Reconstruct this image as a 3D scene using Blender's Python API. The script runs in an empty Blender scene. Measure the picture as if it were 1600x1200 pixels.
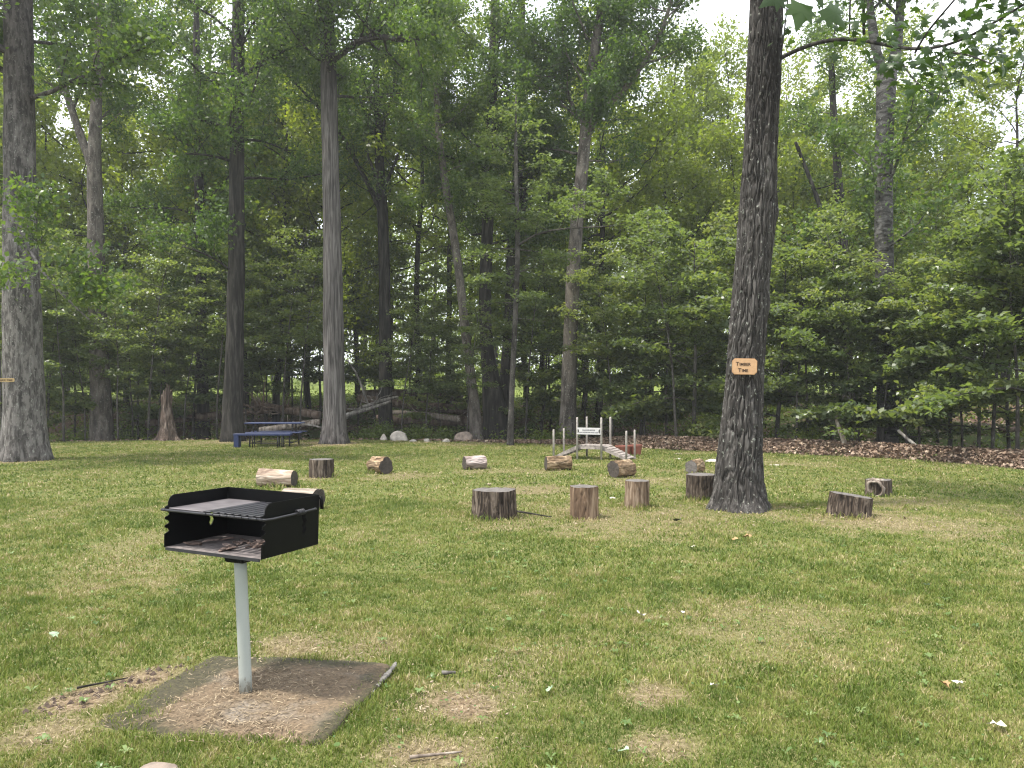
import bpy, math, random
import numpy as np
from mathutils import Vector, Matrix, noise

sc = bpy.context.scene
C = sc.collection
PI = math.pi
F = 1202.0          # focal length in photo pixels
EYE = 1.6           # camera height
HZ = 620.0          # horizon row

# ------------------------------------------------------------------ camera
cd = bpy.data.cameras.new('camera')
cam = bpy.data.objects.new('camera', cd)
C.objects.link(cam)
cam.location = (0, 0, EYE)
cam.rotation_euler = (PI / 2, 0, 0)
cd.sensor_width = 36
cd.lens = 36 * F / 1600
cd.shift_y = 20 / 1600
cd.clip_start = 0.05
cd.clip_end = 2000
sc.camera = cam

# ------------------------------------------------------------------ light
SUN = Vector((-0.42, -0.12, 1.0)).normalized()
EL = math.asin(SUN.z)
AZ = math.atan2(SUN.x, SUN.y)
w = bpy.data.worlds.new('World')
sc.world = w
w.use_nodes = True
nt = w.node_tree
nt.nodes.clear()
wo = nt.nodes.new('ShaderNodeOutputWorld')
sky = nt.nodes.new('ShaderNodeTexSky')
sky.sky_type = 'NISHITA'
sky.sun_disc = False
sky.sun_elevation = EL
sky.sun_rotation = AZ
sky.dust_density = 3.0
b1 = nt.nodes.new('ShaderNodeBackground')
b1.inputs[1].default_value = 0.11
nt.links.new(sky.outputs[0], b1.inputs[0])
b2 = nt.nodes.new('ShaderNodeBackground')
b2.inputs[0].default_value = (0.92, 0.95, 1.0, 1)
b2.inputs[1].default_value = 0.95
tc = nt.nodes.new('ShaderNodeTexCoord')
mp = nt.nodes.new('ShaderNodeMapping')
mp.inputs['Scale'].default_value = (1.2, 1.2, 3.0)
nz = nt.nodes.new('ShaderNodeTexNoise')
nz.inputs['Scale'].default_value = 2.2
nz.inputs['Detail'].default_value = 6
cr = nt.nodes.new('ShaderNodeValToRGB')
cr.color_ramp.elements[0].position = 0.36
cr.color_ramp.elements[0].color = (0.62, 0.62, 0.62, 1)
cr.color_ramp.elements[1].position = 0.6
cr.color_ramp.elements[1].color = (0.97, 0.97, 0.97, 1)
mxs = nt.nodes.new('ShaderNodeMixShader')
nt.links.new(tc.outputs['Generated'], mp.inputs[0])
nt.links.new(mp.outputs[0], nz.inputs['Vector'])
nt.links.new(nz.outputs[0], cr.inputs[0])
nt.links.new(cr.outputs[0], mxs.inputs[0])
nt.links.new(b1.outputs[0], mxs.inputs[1])
nt.links.new(b2.outputs[0], mxs.inputs[2])
nt.links.new(mxs.outputs[0], wo.inputs[0])

sd = bpy.data.lights.new('sun', 'SUN')
sd.energy = 3.0
sd.angle = math.radians(5)
sd.color = (1.0, 0.95, 0.86)
so = bpy.data.objects.new('sun', sd)
so.rotation_euler = (-SUN).to_track_quat('-Z', 'Y').to_euler()
so.location = (0, 0, 40)
C.objects.link(so)

sc.view_settings.view_transform = 'Standard'
sc.view_settings.look = 'None'
sc.view_settings.exposure = 1.36
sc.view_settings.gamma = 1
sc.view_settings.use_curve_mapping = False
sc.cycles.use_denoising = True
sc.cycles.use_adaptive_sampling = False
sc.cycles.pixel_filter_type = 'BLACKMAN_HARRIS'
sc.cycles.filter_width = 1.2
sc.cycles.max_bounces = 9
sc.cycles.diffuse_bounces = 6
sc.cycles.glossy_bounces = 2
sc.cycles.transmission_bounces = 4
sc.cycles.sample_clamp_indirect = 5

# ------------------------------------------------------------------ helpers
def at(px, py, Y):
    return Vector(((px - 800) / F * Y, Y, EYE - (py - HZ) / F * Y))

def smooth(a, b, x):
    t = np.clip((np.asarray(x, float) - a) / (b - a), 0, 1)
    return t * t * (3 - 2 * t)

def vnoise(x, y, seed=0):
    x = np.asarray(x, float); y = np.asarray(y, float)
    xi = np.floor(x); yi = np.floor(y)
    fx = x - xi; fy = y - yi
    fx = fx * fx * (3 - 2 * fx); fy = fy * fy * (3 - 2 * fy)
    def h(a, b):
        n = np.sin(a * 127.1 + b * 311.7 + seed * 74.7) * 43758.5453
        return n - np.floor(n)
    return (h(xi, yi) * (1 - fx) + h(xi + 1, yi) * fx) * (1 - fy) + (h(xi, yi + 1) * (1 - fx) + h(xi + 1, yi + 1) * fx) * fy

def fbm(x, y, seed=0, o=4):
    s = 0; a = 0.5; t = 0
    for k in range(o):
        s = s + a * vnoise(x * 2 ** k, y * 2 ** k, seed + k); t += a; a *= 0.5
    return s / t

EX = [-60, -18, -16, -11.8, -4.7, 0, 2.1, 4, 5.6, 7.25, 8.6, 9.8, 10.6, 11.3, 16, 60]
EY = [27, 27, 27.5, 28.3, 28.3, 26.7, 25.6, 24, 22.6, 21.8, 20.7, 19.6, 18.5, 17, 14, 8]
def edge(x):
    return np.interp(x, EX, EY) + 0.35 * (fbm(np.asarray(x) * 0.7, 0, 5) - 0.5)

def terr(x, y):
    x = np.asarray(x, float); y = np.asarray(y, float)
    s = y - edge(x)
    z = 0.05 * (fbm(x * 0.25, y * 0.25, 3) - 0.5) * smooth(1.0, 2.5, np.hypot(x + 1.385, y - 4.07))
    bw = smooth(-1, 5, x)
    berm = (0.05 + 0.23 * bw) * smooth(-0.3, 1.6, s) * (1 - smooth(1.8, 3.6, s)) * smooth(-3, 1, x)
    prof = np.interp(s, [0, 0.8, 3, 5.5, 7.5, 10, 16, 25, 60, 110, 400], [0, -.03, -.75, -.8, -.1, .6, 1.25, 1.6, 2.8, 5, 5])
    shift = np.interp(s + 0 * x, [0, 60], [0, 0])
    prof_b = np.interp(s, [0, 1.8, 4.2, 6.5, 9, 12, 18, 27, 60, 110, 400], [0, 0, -.7, -.8, -.1, .5, 1.0, 1.5, 2.8, 5, 5])
    p = prof * (1 - bw) + prof_b * bw
    rough = smooth(1, 6, s) * 0.5 * (fbm(x * 0.4, y * 0.4, 9) - 0.5)
    return z + berm + p + rough

def tz(x, y):
    return float(terr(np.array([x]), np.array([y]))[0])

def tag(o, label=None, cat=None, group=None, kind=None):
    if label: o['label'] = label
    if cat: o['category'] = cat
    if group: o['group'] = group
    if kind: o['kind'] = kind
    return o

def empty(name, loc, rz=0, label=None, cat=None, group=None, rot=None, scale=None):
    o = bpy.data.objects.new(name, None)
    o.empty_display_size = 0.2
    C.objects.link(o)
    o.location = loc
    o.rotation_euler = rot if rot else (0, 0, rz)
    if scale: o.scale = (scale, scale, scale)
    return tag(o, label, cat, group)

def mesh_np(name, V, loops, starts, totals, attrs=None):
    me = bpy.data.meshes.new(name)
    me.vertices.add(len(V))
    me.vertices.foreach_set('co', np.asarray(V, np.float32).ravel())
    me.loops.add(len(loops))
    me.loops.foreach_set('vertex_index', np.asarray(loops, np.int32))
    me.polygons.add(len(starts))
    me.polygons.foreach_set('loop_start', np.asarray(starts, np.int32))
    me.polygons.foreach_set('loop_total', np.asarray(totals, np.int32))
    if attrs:
        for k, (dom, a) in attrs.items():
            at_ = me.attributes.new(k, 'FLOAT', dom)
            at_.data.foreach_set('value', np.asarray(a, np.float32))
    me.update(calc_edges=True)
    return me

def quads_np(name, V, Q, attrs=None):
    Q = np.asarray(Q, np.int32)
    k = Q.shape[1]
    n = len(Q)
    return mesh_np(name, V, Q.ravel(), np.arange(n) * k, np.full(n, k), attrs)

def link(name, me, mat=None, parent=None, smooth_=False):
    o = bpy.data.objects.new(name, me)
    C.objects.link(o)
    if mat is not None and len(me.materials) == 0: me.materials.append(mat)
    if parent: o.parent = parent
    if smooth_:
        me.polygons.foreach_set('use_smooth', np.ones(len(me.polygons), bool))
    return o

class MB:
    """collects shapes that become ONE mesh"""
    def __init__(s):
        s.v = []; s.f = []; s.m = []
    def add(s, v, f, m=0):
        b = len(s.v)
        s.v += [tuple(p) for p in v]
        s.f += [tuple(i + b for i in q) for q in f]
        s.m += [m] * len(f)
        return s
    def box(s, c, d, rz=0, M=None, bev=0):
        x, y, z = d[0] / 2, d[1] / 2, d[2] / 2
        if bev:
            vs = []; e = bev
            for sz in (-1, 1):
                for sx, sy in ((-1, -1), (1, -1), (1, 1), (-1, 1)):
                    pass
            lev = [(-z, e), (-z + e, 0), (z - e, 0), (z, e)]
            for zz, ins in lev:
                xx = x - ins; yy = y - ins
                for px, py in ((-xx + e, -yy), (xx - e, -yy), (xx, -yy + e), (xx, yy - e), (xx - e, yy), (-xx + e, yy), (-xx, yy - e), (-xx, -yy + e)):
                    vs.append((px, py, zz))
            fs = [tuple(range(7, -1, -1)), tuple(range(24, 32))]
            for k in range(3):
                for i in range(8):
                    j = (i + 1) % 8
                    fs.append((k * 8 + i, k * 8 + j, k * 8 + 8 + j, k * 8 + 8 + i))
        else:
            vs = [(sx * x, sy * y, sz * z) for sz in (-1, 1) for sx, sy in ((-1, -1), (1, -1), (1, 1), (-1, 1))]
            fs = [(3, 2, 1, 0), (4, 5, 6, 7), (0, 1, 5, 4), (1, 2, 6, 5), (2, 3, 7, 6), (3, 0, 4, 7)]
        R = M if M is not None else Matrix.Rotation(rz, 3, 'Z')
        c = Vector(c)
        s.add([R @ Vector(p) + c for p in vs], fs)
        return s
    def tube(s, pts, rad, n=8, cap=True, disp=None):
        pts = [Vector(p) for p in pts]
        if not hasattr(rad, '__len__'): rad = [rad] * len(pts)
        up = Vector((0, 0, 1))
        t0 = (pts[1] - pts[0]).normalized()
        a = t0.cross(Vector((1, 0, 0)))
        if a.length < 0.3: a = t0.cross(Vector((0, 1, 0)))
        a.normalize()
        vs = []
        for i, p in enumerate(pts):
            if i == 0: t = pts[1] - pts[0]
            elif i == len(pts) - 1: t = pts[-1] - pts[-2]
            else: t = pts[i + 1] - pts[i - 1]
            if t.length < 1e-9: t = t0
            t.normalize()
            a = (a - t * a.dot(t))
            if a.length < 1e-6: a = t.orthogonal()
            a.normalize()
            b = t.cross(a)
            for k in range(n):
                th = 2 * PI * k / n
                d = a * math.cos(th) + b * math.sin(th)
                r = rad[i] + (disp(th, i) if disp else 0)
                vs.append(p + d * r)
        fs = []
        for i in range(len(pts) - 1):
            for k in range(n):
                j = (k + 1) % n
                fs.append((i * n + k, i * n + j, (i + 1) * n + j, (i + 1) * n + k))
        if cap:
            fs.append(tuple(range(n - 1, -1, -1)))
            fs.append(tuple(range((len(pts) - 1) * n, len(pts) * n)))
        s.add(vs, fs)
        return s
    def prism(s, poly, y0, y1, M=None):
        """poly in (x,z), extruded along y"""
        n = len(poly)
        vs = [Vector((p[0], y0, p[1])) for p in poly] + [Vector((p[0], y1, p[1])) for p in poly]
        if M is not None: vs = [M @ v for v in vs]
        fs = [tuple(range(n)), tuple(range(2 * n - 1, n - 1, -1))]
        for i in range(n):
            j = (i + 1) % n
            fs.append((j, i, n + i, n + j))
        s.add(vs, fs)
        return s
    def build(s, name, mat, parent=None, smooth_=False, autosmooth=None):
        me = bpy.data.meshes.new(name)
        me.from_pydata(s.v, [], s.f)
        me.update()
        o = link(name, me, mat, parent, smooth_)
        if autosmooth is not None:
            me.polygons.foreach_set('use_smooth', np.ones(len(me.polygons), bool))
            me.set_sharp_from_angle(angle=math.radians(autosmooth))
        return o

# ------------------------------------------------------------------ materials
def mat_new(name):
    m = bpy.data.materials.new(name)
    m.use_nodes = True
    n = m.node_tree.nodes
    n.clear()
    out = n.new('ShaderNodeOutputMaterial')
    p = n.new('ShaderNodeBsdfPrincipled')
    m.node_tree.links.new(p.outputs[0], out.inputs[0])
    return m, m.node_tree, p, out

def N(t, typ, **kw):
    n = t.nodes.new(typ)
    for k, v in kw.items():
        if k.startswith('i_'):
            key = k[2:]
            n.inputs[int(key) if key.isdigit() else key].default_value = v
        else: setattr(n, k, v)
    return n

def ramp(t, fac, stops, interp='LINEAR'):
    r = t.nodes.new('ShaderNodeValToRGB')
    r.color_ramp.interpolation = interp
    e = r.color_ramp.elements
    while len(e) < len(stops): e.new(0.5)
    for i, (p, c) in enumerate(stops):
        e[i].position = p
        e[i].color = (*c, 1) if len(c) == 3 else c
    t.links.new(fac, r.inputs[0])
    return r.outputs[0]

def mixc(t, fac, a, b, mode='MIX'):
    m = t.nodes.new('ShaderNodeMix')
    m.data_type = 'RGBA'; m.blend_type = mode
    for sock, val in ((m.inputs[0], fac), (m.inputs[6], a), (m.inputs[7], b)):
        if isinstance(val, (int, float)): sock.default_value = val
        elif isinstance(val, tuple): sock.default_value = (*val, 1)
        else: t.links.new(val, sock)
    return m.outputs[2]

def math_(t, op, a, b=0.5):
    m = t.nodes.new('ShaderNodeMath'); m.operation = op
    for s, v in ((m.inputs[0], a), (m.inputs[1], b)):
        if isinstance(v, (int, float)): s.default_value = v
        else: t.links.new(v, s)
    return m.outputs[0]

def coords(t, scale=(1, 1, 1), kind='Object'):
    tc = t.nodes.new('ShaderNodeTexCoord')
    mp = t.nodes.new('ShaderNodeMapping')
    mp.inputs['Scale'].default_value = scale
    t.links.new(tc.outputs[kind], mp.inputs[0])
    return mp.outputs[0]

def noise_(t, vec, scale, detail=4, rough=0.55, dist=0.0):
    n = N(t, 'ShaderNodeTexNoise')
    n.inputs['Scale'].default_value = scale
    n.inputs['Detail'].default_value = detail
    n.inputs['Roughness'].default_value = rough
    n.inputs['Distortion'].default_value = dist
    t.links.new(vec, n.inputs['Vector'])
    return n.outputs[0]

def bump(t, p, h, strength=0.5, dist=0.01):
    b = t.nodes.new('ShaderNodeBump')
    b.inputs['Strength'].default_value = strength
    b.inputs['Distance'].default_value = dist
    t.links.new(h, b.inputs['Height'])
    t.links.new(b.outputs[0], p.inputs['Normal'])

def bark_mat(name, dark, mid, light, fur=9.0, stretch=0.13, lichen=0.0, bumpd=0.03, patch=None, high=None, lo=0.36, hi=0.64):
    m, t, p, out = mat_new(name)
    v = coords(t, (1, 1, stretch))
    n1 = noise_(t, v, fur, 5, 0.6, 0.6)
    col = ramp(t, n1, [(lo, dark), (0.5, mid), (hi, light)])
    v2 = coords(t, (1, 1, 0.45))
    n2 = noise_(t, v2, 2.1, 4)
    col = mixc(t, ramp(t, n2, [(0.35, (0, 0, 0)), (0.7, (0.55, 0.55, 0.55))]), col, mixc(t, 0.55, col, mid))
    if patch:
        n4 = noise_(t, v2, 7.0, 5, 0.7)
        col = mixc(t, ramp(t, n4, [(0.5, (0, 0, 0)), (0.58, (0.75, 0.75, 0.75))]), col, patch)
    if lichen:
        n3 = noise_(t, coords(t, (1, 1, 0.7)), 22, 3, 0.6)
        col = mixc(t, ramp(t, n3, [(0.64 - lichen * 0.1, (0, 0, 0)), (0.70, (0.7, 0.7, 0.7))]), col, (0.36, 0.38, 0.33))
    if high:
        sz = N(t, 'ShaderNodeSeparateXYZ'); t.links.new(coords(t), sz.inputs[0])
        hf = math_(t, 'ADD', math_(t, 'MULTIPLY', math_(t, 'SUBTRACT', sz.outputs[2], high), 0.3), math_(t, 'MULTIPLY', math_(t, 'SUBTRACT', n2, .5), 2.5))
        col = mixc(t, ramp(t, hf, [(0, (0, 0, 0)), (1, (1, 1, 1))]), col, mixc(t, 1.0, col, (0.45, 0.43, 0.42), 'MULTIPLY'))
    t.links.new(col, p.inputs['Base Color'])
    p.inputs['Roughness'].default_value = 0.9
    p.inputs['Specular IOR Level'].default_value = 0.2
    fine = noise_(t, coords(t, (1, 1, 0.3)), 45, 3)
    h = math_(t, 'ADD', n1, math_(t, 'MULTIPLY', fine, 0.25))
    bump(t, p, h, 0.9, bumpd)
    return m

def leaf_mat(name, c0, c1, c2, trans=0.45, gloss=0.12):
    m, t, p, out = mat_new(name)
    a = N(t, 'ShaderNodeAttribute', attribute_name='rnd')
    oi = N(t, 'ShaderNodeObjectInfo')
    f = math_(t, 'ADD', a.outputs['Fac'], math_(t, 'MULTIPLY', math_(t, 'SUBTRACT', oi.outputs['Random'], 0.5), 0.35))
    col = ramp(t, f, [(0.0, c0), (0.55, c1), (1.0, c2)])
    p.inputs['Roughness'].default_value = 0.38
    p.inputs['Specular IOR Level'].default_value = gloss * 3.5
    t.links.new(col, p.inputs['Base Color'])
    tr = t.nodes.new('ShaderNodeBsdfTranslucent')
    tcol = mixc(t, 1.0, col, (1.7, 1.75, 0.55), 'MULTIPLY')
    t.links.new(tcol, tr.inputs[0])
    mx = t.nodes.new('ShaderNodeMixShader')
    mx.inputs[0].default_value = trans
    t.links.new(p.outputs[0], mx.inputs[1])
    t.links.new(tr.outputs[0], mx.inputs[2])
    t.links.new(mx.outputs[0], out.inputs[0])
    return m

def plain(name, col, rough=0.6, var=0.15, scale=8, metal=0, bumps=0.0, spec=0.4):
    m, t, p, out = mat_new(name)
    v = coords(t)
    n = noise_(t, v, scale, 5, 0.6)
    dk = tuple(c * (1 - var * 1.6) for c in col); lt = tuple(min(1, c * (1 + var * 1.6)) for c in col)
    t.links.new(ramp(t, n, [(0.3, dk), (0.7, lt)]), p.inputs['Base Color'])
    p.inputs['Roughness'].default_value = rough
    p.inputs['Metallic'].default_value = metal
    p.inputs['Specular IOR Level'].default_value = spec
    if bumps: bump(t, p, noise_(t, v, scale * 4, 4), 0.5, bumps)
    return m

BARK_DARK = bark_mat('bark_dark', (0.007, 0.0065, 0.006), (0.026, 0.024, 0.021), (0.07, 0.063, 0.056), 9, 0.12)
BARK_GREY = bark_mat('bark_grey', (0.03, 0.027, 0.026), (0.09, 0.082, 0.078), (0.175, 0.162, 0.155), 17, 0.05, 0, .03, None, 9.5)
BARK_PALE = bark_mat('bark_pale', (0.035, 0.03, 0.026), (0.10, 0.087, 0.075), (0.17, 0.15, 0.13), 6, 0.3, 0.3)
BARK_FLAKE = bark_mat('bark_flaky', (0.028, 0.026, 0.024), (0.085, 0.078, 0.073), (0.19, 0.18, 0.17), 13, 0.22, 0.25, 0.05, (0.19, 0.175, 0.165), 6.0)
BARK_SMOOTH = bark_mat('bark_smooth', (0.02, 0.018, 0.016), (0.055, 0.05, 0.045), (0.11, 0.10, 0.092), 4, 0.5, 0.2, 0.01)
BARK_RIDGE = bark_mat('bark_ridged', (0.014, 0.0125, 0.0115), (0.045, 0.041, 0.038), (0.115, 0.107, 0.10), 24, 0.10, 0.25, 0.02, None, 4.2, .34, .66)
BARK_BAND = bark_mat('bark_banded', (0.02, 0.018, 0.017), (0.07, 0.066, 0.062), (0.15, 0.145, 0.14), 4.0, 2.4, 0.1, 0.04)
BARK_STUMP = bark_mat('bark_stump', (0.008, 0.006, 0.005), (0.06, 0.045, 0.034), (0.21, 0.17, 0.135), 20, 0.09, 0.0, 0.03)
BARK_TAN = bark_mat('bark_tan', (0.05, 0.03, 0.018), (0.22, 0.15, 0.09), (0.46, 0.35, 0.23), 9, 0.45, 0.0, 0.03, (0.10, 0.07, 0.045))
BARK_DEAD = bark_mat('bark_rotten', (0.02, 0.014, 0.011), (0.10, 0.073, 0.058), (0.25, 0.20, 0.17), 14, 0.14, 0.0, 0.04)
WOOD_OLD = bark_mat('old_wood', (0.09, 0.07, 0.055), (0.24, 0.2, 0.165), (0.42, 0.38, 0.33), 9, 0.1, 0, 0.015)
WOOD_DRIFT = bark_mat('bleached_wood', (0.05, 0.045, 0.04), (0.18, 0.165, 0.15), (0.36, 0.34, 0.31), 9, 0.1, 0, 0.012)
LOG_BROWN = bark_mat('brown_log', (0.045, 0.03, 0.024), (0.14, 0.10, 0.078), (0.24, 0.19, 0.155), 8, 0.12, 0, 0.02)

LEAF_CAN = leaf_mat('leaf_canopy', (0.034, 0.068, 0.026), (0.068, 0.115, 0.036), (0.12, 0.165, 0.048), 0.5)
LEAF_UND = leaf_mat('leaf_understory', (0.07, 0.105, 0.055), (0.12, 0.16, 0.08), (0.21, 0.235, 0.105), 0.52, 0.22)
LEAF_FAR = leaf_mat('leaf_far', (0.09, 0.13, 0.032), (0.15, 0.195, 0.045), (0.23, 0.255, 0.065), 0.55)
LEAF_LOW = leaf_mat('leaf_low', (0.06, 0.095, 0.022), (0.11, 0.155, 0.036), (0.17, 0.205, 0.05), 0.45)
LEAF_MAPLE = leaf_mat('leaf_maple', (0.022, 0.045, 0.014), (0.035, 0.07, 0.018), (0.055, 0.10, 0.022), 0.4)

# end grain
def grain_mat(name, dark, light, crack=True):
    m, t, p, out = mat_new(name)
    v = coords(t)
    sx = N(t, 'ShaderNodeSeparateXYZ'); t.links.new(v, sx.inputs[0])
    r = math_(t, 'SQRT', math_(t, 'ADD', math_(t, 'POWER', sx.outputs[0], 2.0), math_(t, 'POWER', sx.outputs[1], 2.0)))
    n = noise_(t, v, 5, 3)
    ring = math_(t, 'SINE', math_(t, 'MULTIPLY', math_(t, 'ADD', r, math_(t, 'MULTIPLY', n, 0.03)), 330.0))
    rf = math_(t, 'ADD', math_(t, 'MULTIPLY', ring, 0.12), noise_(t, v, 14, 5))
    t.links.new(ramp(t, rf, [(0.3, dark), (0.7, light)]), p.inputs['Base Color'])
    p.inputs['Roughness'].default_value = 0.85
    bump(t, p, rf, 0.5, 0.006)
    return m
GRAIN_GREY = grain_mat('end_grain_grey', (0.06, 0.052, 0.046), (0.16, 0.145, 0.135))
GRAIN_DARK = grain_mat('end_grain_dark', (0.02, 0.016, 0.013), (0.075, 0.06, 0.05))

# ------------------------------------------------------------------ ground
def axis(parts):
    o = []
    for a, b, s in parts:
        o.append(np.arange(a, b, s))
    return np.concatenate(o)
xs = axis([(-400, -60, 20), (-60, -26, 1.5), (-26, -4, 0.25), (-4, 4, 0.1), (4, 26, 0.25), (26, 60, 1.5), (60, 401, 20)])
ys = axis([(-60, -4, 4), (-4, 1.5, 0.5), (1.5, 7, 0.08), (7, 16, 0.15), (16, 45, 0.25), (45, 80, 1.0), (80, 140, 4), (140, 601, 20)])
gx, gy = np.meshgrid(xs, ys)
PATCH = [(-0.24, 3.95, .36, 1.0), (-0.33, 3.45, .30, .8), (-2.3, 4.0, .28, 1.0), (-2.08, 4.4, .22, 1.0), (-2.2, 3.7, .3, .7), (-1.45, 4.98, .32, .7), (-.9, 4.85, .3, .5),
         (3.2, 10.9, .9, .5), (2.4, 10.6, 1.0, .4), (4.6, 10.0, 1.3, .65), (1.0, 9.6, 1.0, .55), (0.0, 9.7, .7, .5), (5.9, 11.6, .9, .5), (5.3, 9.4, 1.1, .5),
         (0.75, 4.1, .24, .8), (0.68, 3.5, .22, .7), (0.4, 13.3, .9, .6), (-2.2, 15.5, .9, .5), (2.3, 14.5, 1.1, .45), (-13, 19.3, 1.6, .6), (-6.2, 26.3, 1.6, .8),
         (-9.9, 27.2, 1.5, .6), (1.7, 10.2, 1.4, .5), (-3.9, 15.1, .5, .5), (0.5, 10.8, 1.6, .4), (6.0, 7.5, 1.5, .3), (5.2, 6.6, .8, .3)]
def bare(x, y):
    v = np.zeros_like(x)
    nn = fbm(x * 3.1, y * 3.1, 31)
    for px, py, r, s in PATCH:
        d = np.hypot(x - px, (y - py))
        v = np.maximum(v, s * (1 - smooth(0.35, 1.15, d / r + (nn - 0.5) * 1.1)))
    big = smooth(0.58, 0.75, fbm(x * 0.55, y * 0.55, 77)) * 0.38
    return np.clip(np.maximum(v, big), 0, 1)
z = terr(gx, gy)
fall = smooth(-0.6, 0.15, gy - edge(gx) + (fbm(gx * 2, gy * 2, 12) - .5) * 0.8)
V = np.stack([gx, gy, z], -1).reshape(-1, 3)
ny, nx = gx.shape
idx = np.arange(ny * nx).reshape(ny, nx)
Q = np.stack([idx[:-1, :-1], idx[:-1, 1:], idx[1:, 1:], idx[1:, :-1]], -1).reshape(-1, 4)
me = quads_np('ground', V, Q, {'litter': ('POINT', fall.ravel()), 'bare': ('POINT', bare(gx, gy).ravel())})
m, t, p, out = mat_new('ground_mat')
v = coords(t)
na = noise_(t, v, 3.0, 6, 0.6); nb = noise_(t, v, 26, 5, 0.65); nc = noise_(t, v, 0.5, 4)
soil = ramp(t, nb, [(0.3, (0.085, 0.058, 0.036)), (0.5, (0.17, 0.125, 0.08)), (0.72, (0.30, 0.24, 0.165))])
turf = ramp(t, nb, [(0.3, (0.07, 0.085, 0.025)), (0.7, (0.16, 0.165, 0.06))])
ab = N(t, 'ShaderNodeAttribute', attribute_name='bare'); al = N(t, 'ShaderNodeAttribute', attribute_name='litter')
lawn = mixc(t, ab.outputs['Fac'], turf, soil)
lit = ramp(t, nb, [(0.28, (0.035, 0.024, 0.018)), (0.5, (0.12, 0.08, 0.058)), (0.75, (0.24, 0.17, 0.125))])
gre = ramp(t, nb, [(0.3, (0.03, 0.05, 0.015)), (0.7, (0.10, 0.14, 0.04))])
lit = mixc(t, ramp(t, nc, [(0.46, (0, 0, 0)), (0.56, (0.9, 0.9, 0.9))]), lit, gre)
sxy = N(t, 'ShaderNodeSeparateXYZ'); t.links.new(v, sxy.inputs[0])
gl = math_(t, 'ADD', math_(t, 'MULTIPLY', math_(t, 'SUBTRACT', sxy.outputs[1], 46.0), .2), math_(t, 'MULTIPLY', math_(t, 'SUBTRACT', na, .5), 2.0))
meadow = ramp(t, nb, [(0.3, (0.11, 0.15, 0.035)), (0.7, (0.2, 0.24, 0.07))])
lit = mixc(t, ramp(t, gl, [(0.2, (0, 0, 0)), (0.8, (1, 1, 1))]), lit, meadow)
col = mixc(t, al.outputs['Fac'], lawn, lit)
t.links.new(col, p.inputs['Base Color'])
p.inputs['Roughness'].default_value = 0.95
p.inputs['Specular IOR Level'].default_value = 0.1
bump(t, p, math_(t, 'ADD', na, nb), 0.7, 0.03)
g = link('ground', me, m, None, True)
tag(g, kind='structure')

# ------------------------------------------------------------------ leaf and branch growth
def leaf_mesh(name, P, Nn, L, W, rnd, rs, pts5=False):
    """one folded quad per leaf"""
    n = len(P)
    u = rs.normal(size=(n, 3))
    u -= Nn * (u * Nn).sum(1, keepdims=True)
    u /= np.linalg.norm(u, axis=1, keepdims=True) + 1e-9
    v = np.cross(Nn, u)
    L = L[:, None]; W = W[:, None]
    a = P - u * L * .5
    b = P + v * W * .5 + Nn * W * .18 - u * L * .06
    c = P + u * L * .5 - Nn * L * .10
    d = P - v * W * .5 + Nn * W * .18 - u * L * .06
    V = np.stack([a, b, c, d], 1).reshape(-1, 3)
    Q = np.arange(n * 4).reshape(n, 4)
    return quads_np(name, V, Q, {'rnd': ('FACE', rnd)})

def rnd_normals(rs, n, flat):
    """flat 0 = any direction, 1 = facing up"""
    a = rs.normal(size=(n, 3))
    a /= np.linalg.norm(a, axis=1, keepdims=True)
    a = a * (1 - flat) + np.array([0, 0, 1.0]) * flat
    a /= np.linalg.norm(a, axis=1, keepdims=True) + 1e-9
    return a

def curve(p, d, L, n, rs, wig, up):
    """wandering branch: list of points"""
    pts = [np.array(p, float)]
    d = np.array(d, float); d /= np.linalg.norm(d)
    st = L / n
    for i in range(n):
        d = d + rs.normal(size=3) * wig + np.array([0, 0, up])
        d /= np.linalg.norm(d)
        pts.append(pts[-1] + d * st)
    return pts

def grow(mb, segs, starts, rs, mode, sub_gap=0.4, minr=0.008):
    """starts: (point, dir, length, radius); writes wood to mb, leafy twigs to segs"""
    for p, d, L, r in starts:
        if mode == 'layer': wig, up = 0.10, -0.045
        else: wig, up = 0.15, 0.05
        n = max(4, int(L / 0.45))
        pts = curve(p, d, L, n, rs, wig, up)
        rad = [max(minr, r * (1 - 0.85 * i / n)) for i in range(n + 1)]
        mb.tube([Vector(q) for q in pts], rad, 6 if r > 0.04 else 4, cap=False)
        ns = max(3, int(L / sub_gap))
        side = 1
        for k in range(ns):
            tt = 0.22 + 0.78 * (k + rs.random()) / ns
            i = min(n - 1, int(tt * n)); fr = tt * n - i
            q = pts[i] * (1 - fr) + pts[i + 1] * fr
            dd = pts[i + 1] - pts[i]; dd = dd / (np.linalg.norm(dd) + 1e-9)
            side = -side
            lat = np.array([-dd[1], dd[0], 0]); lat /= (np.linalg.norm(lat) + 1e-9)
            if mode == 'layer':
                sd_ = dd * 0.75 + lat * side * 0.9 + np.array([0, 0, rs.normal() * 0.08])
                sl = 0.25 + (1 - tt) * L * 0.42 + 0.25 * rs.random()
                sp = curve(q, sd_, sl, 3, rs, 0.12, -0.03)
            else:
                sd_ = dd * 0.6 + rs.normal(size=3) * 0.65 + np.array([0, 0, 0.15])
                sl = 0.4 + (1 - tt) * L * 0.35 + 0.4 * rs.random()
                sp = curve(q, sd_, sl, 3, rs, 0.2, 0.02)
            sr = max(minr * .8, rad[i] * 0.4)
            mb.tube([Vector(x) for x in sp], [sr, sr * .8, sr * .6, sr * .35], 3, cap=False)
            for a, b in zip(sp[:-1], sp[1:]):
                segs.append((a, b, 1.0))
        segs.append((pts[-2], pts[-1], 1.5))

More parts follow.
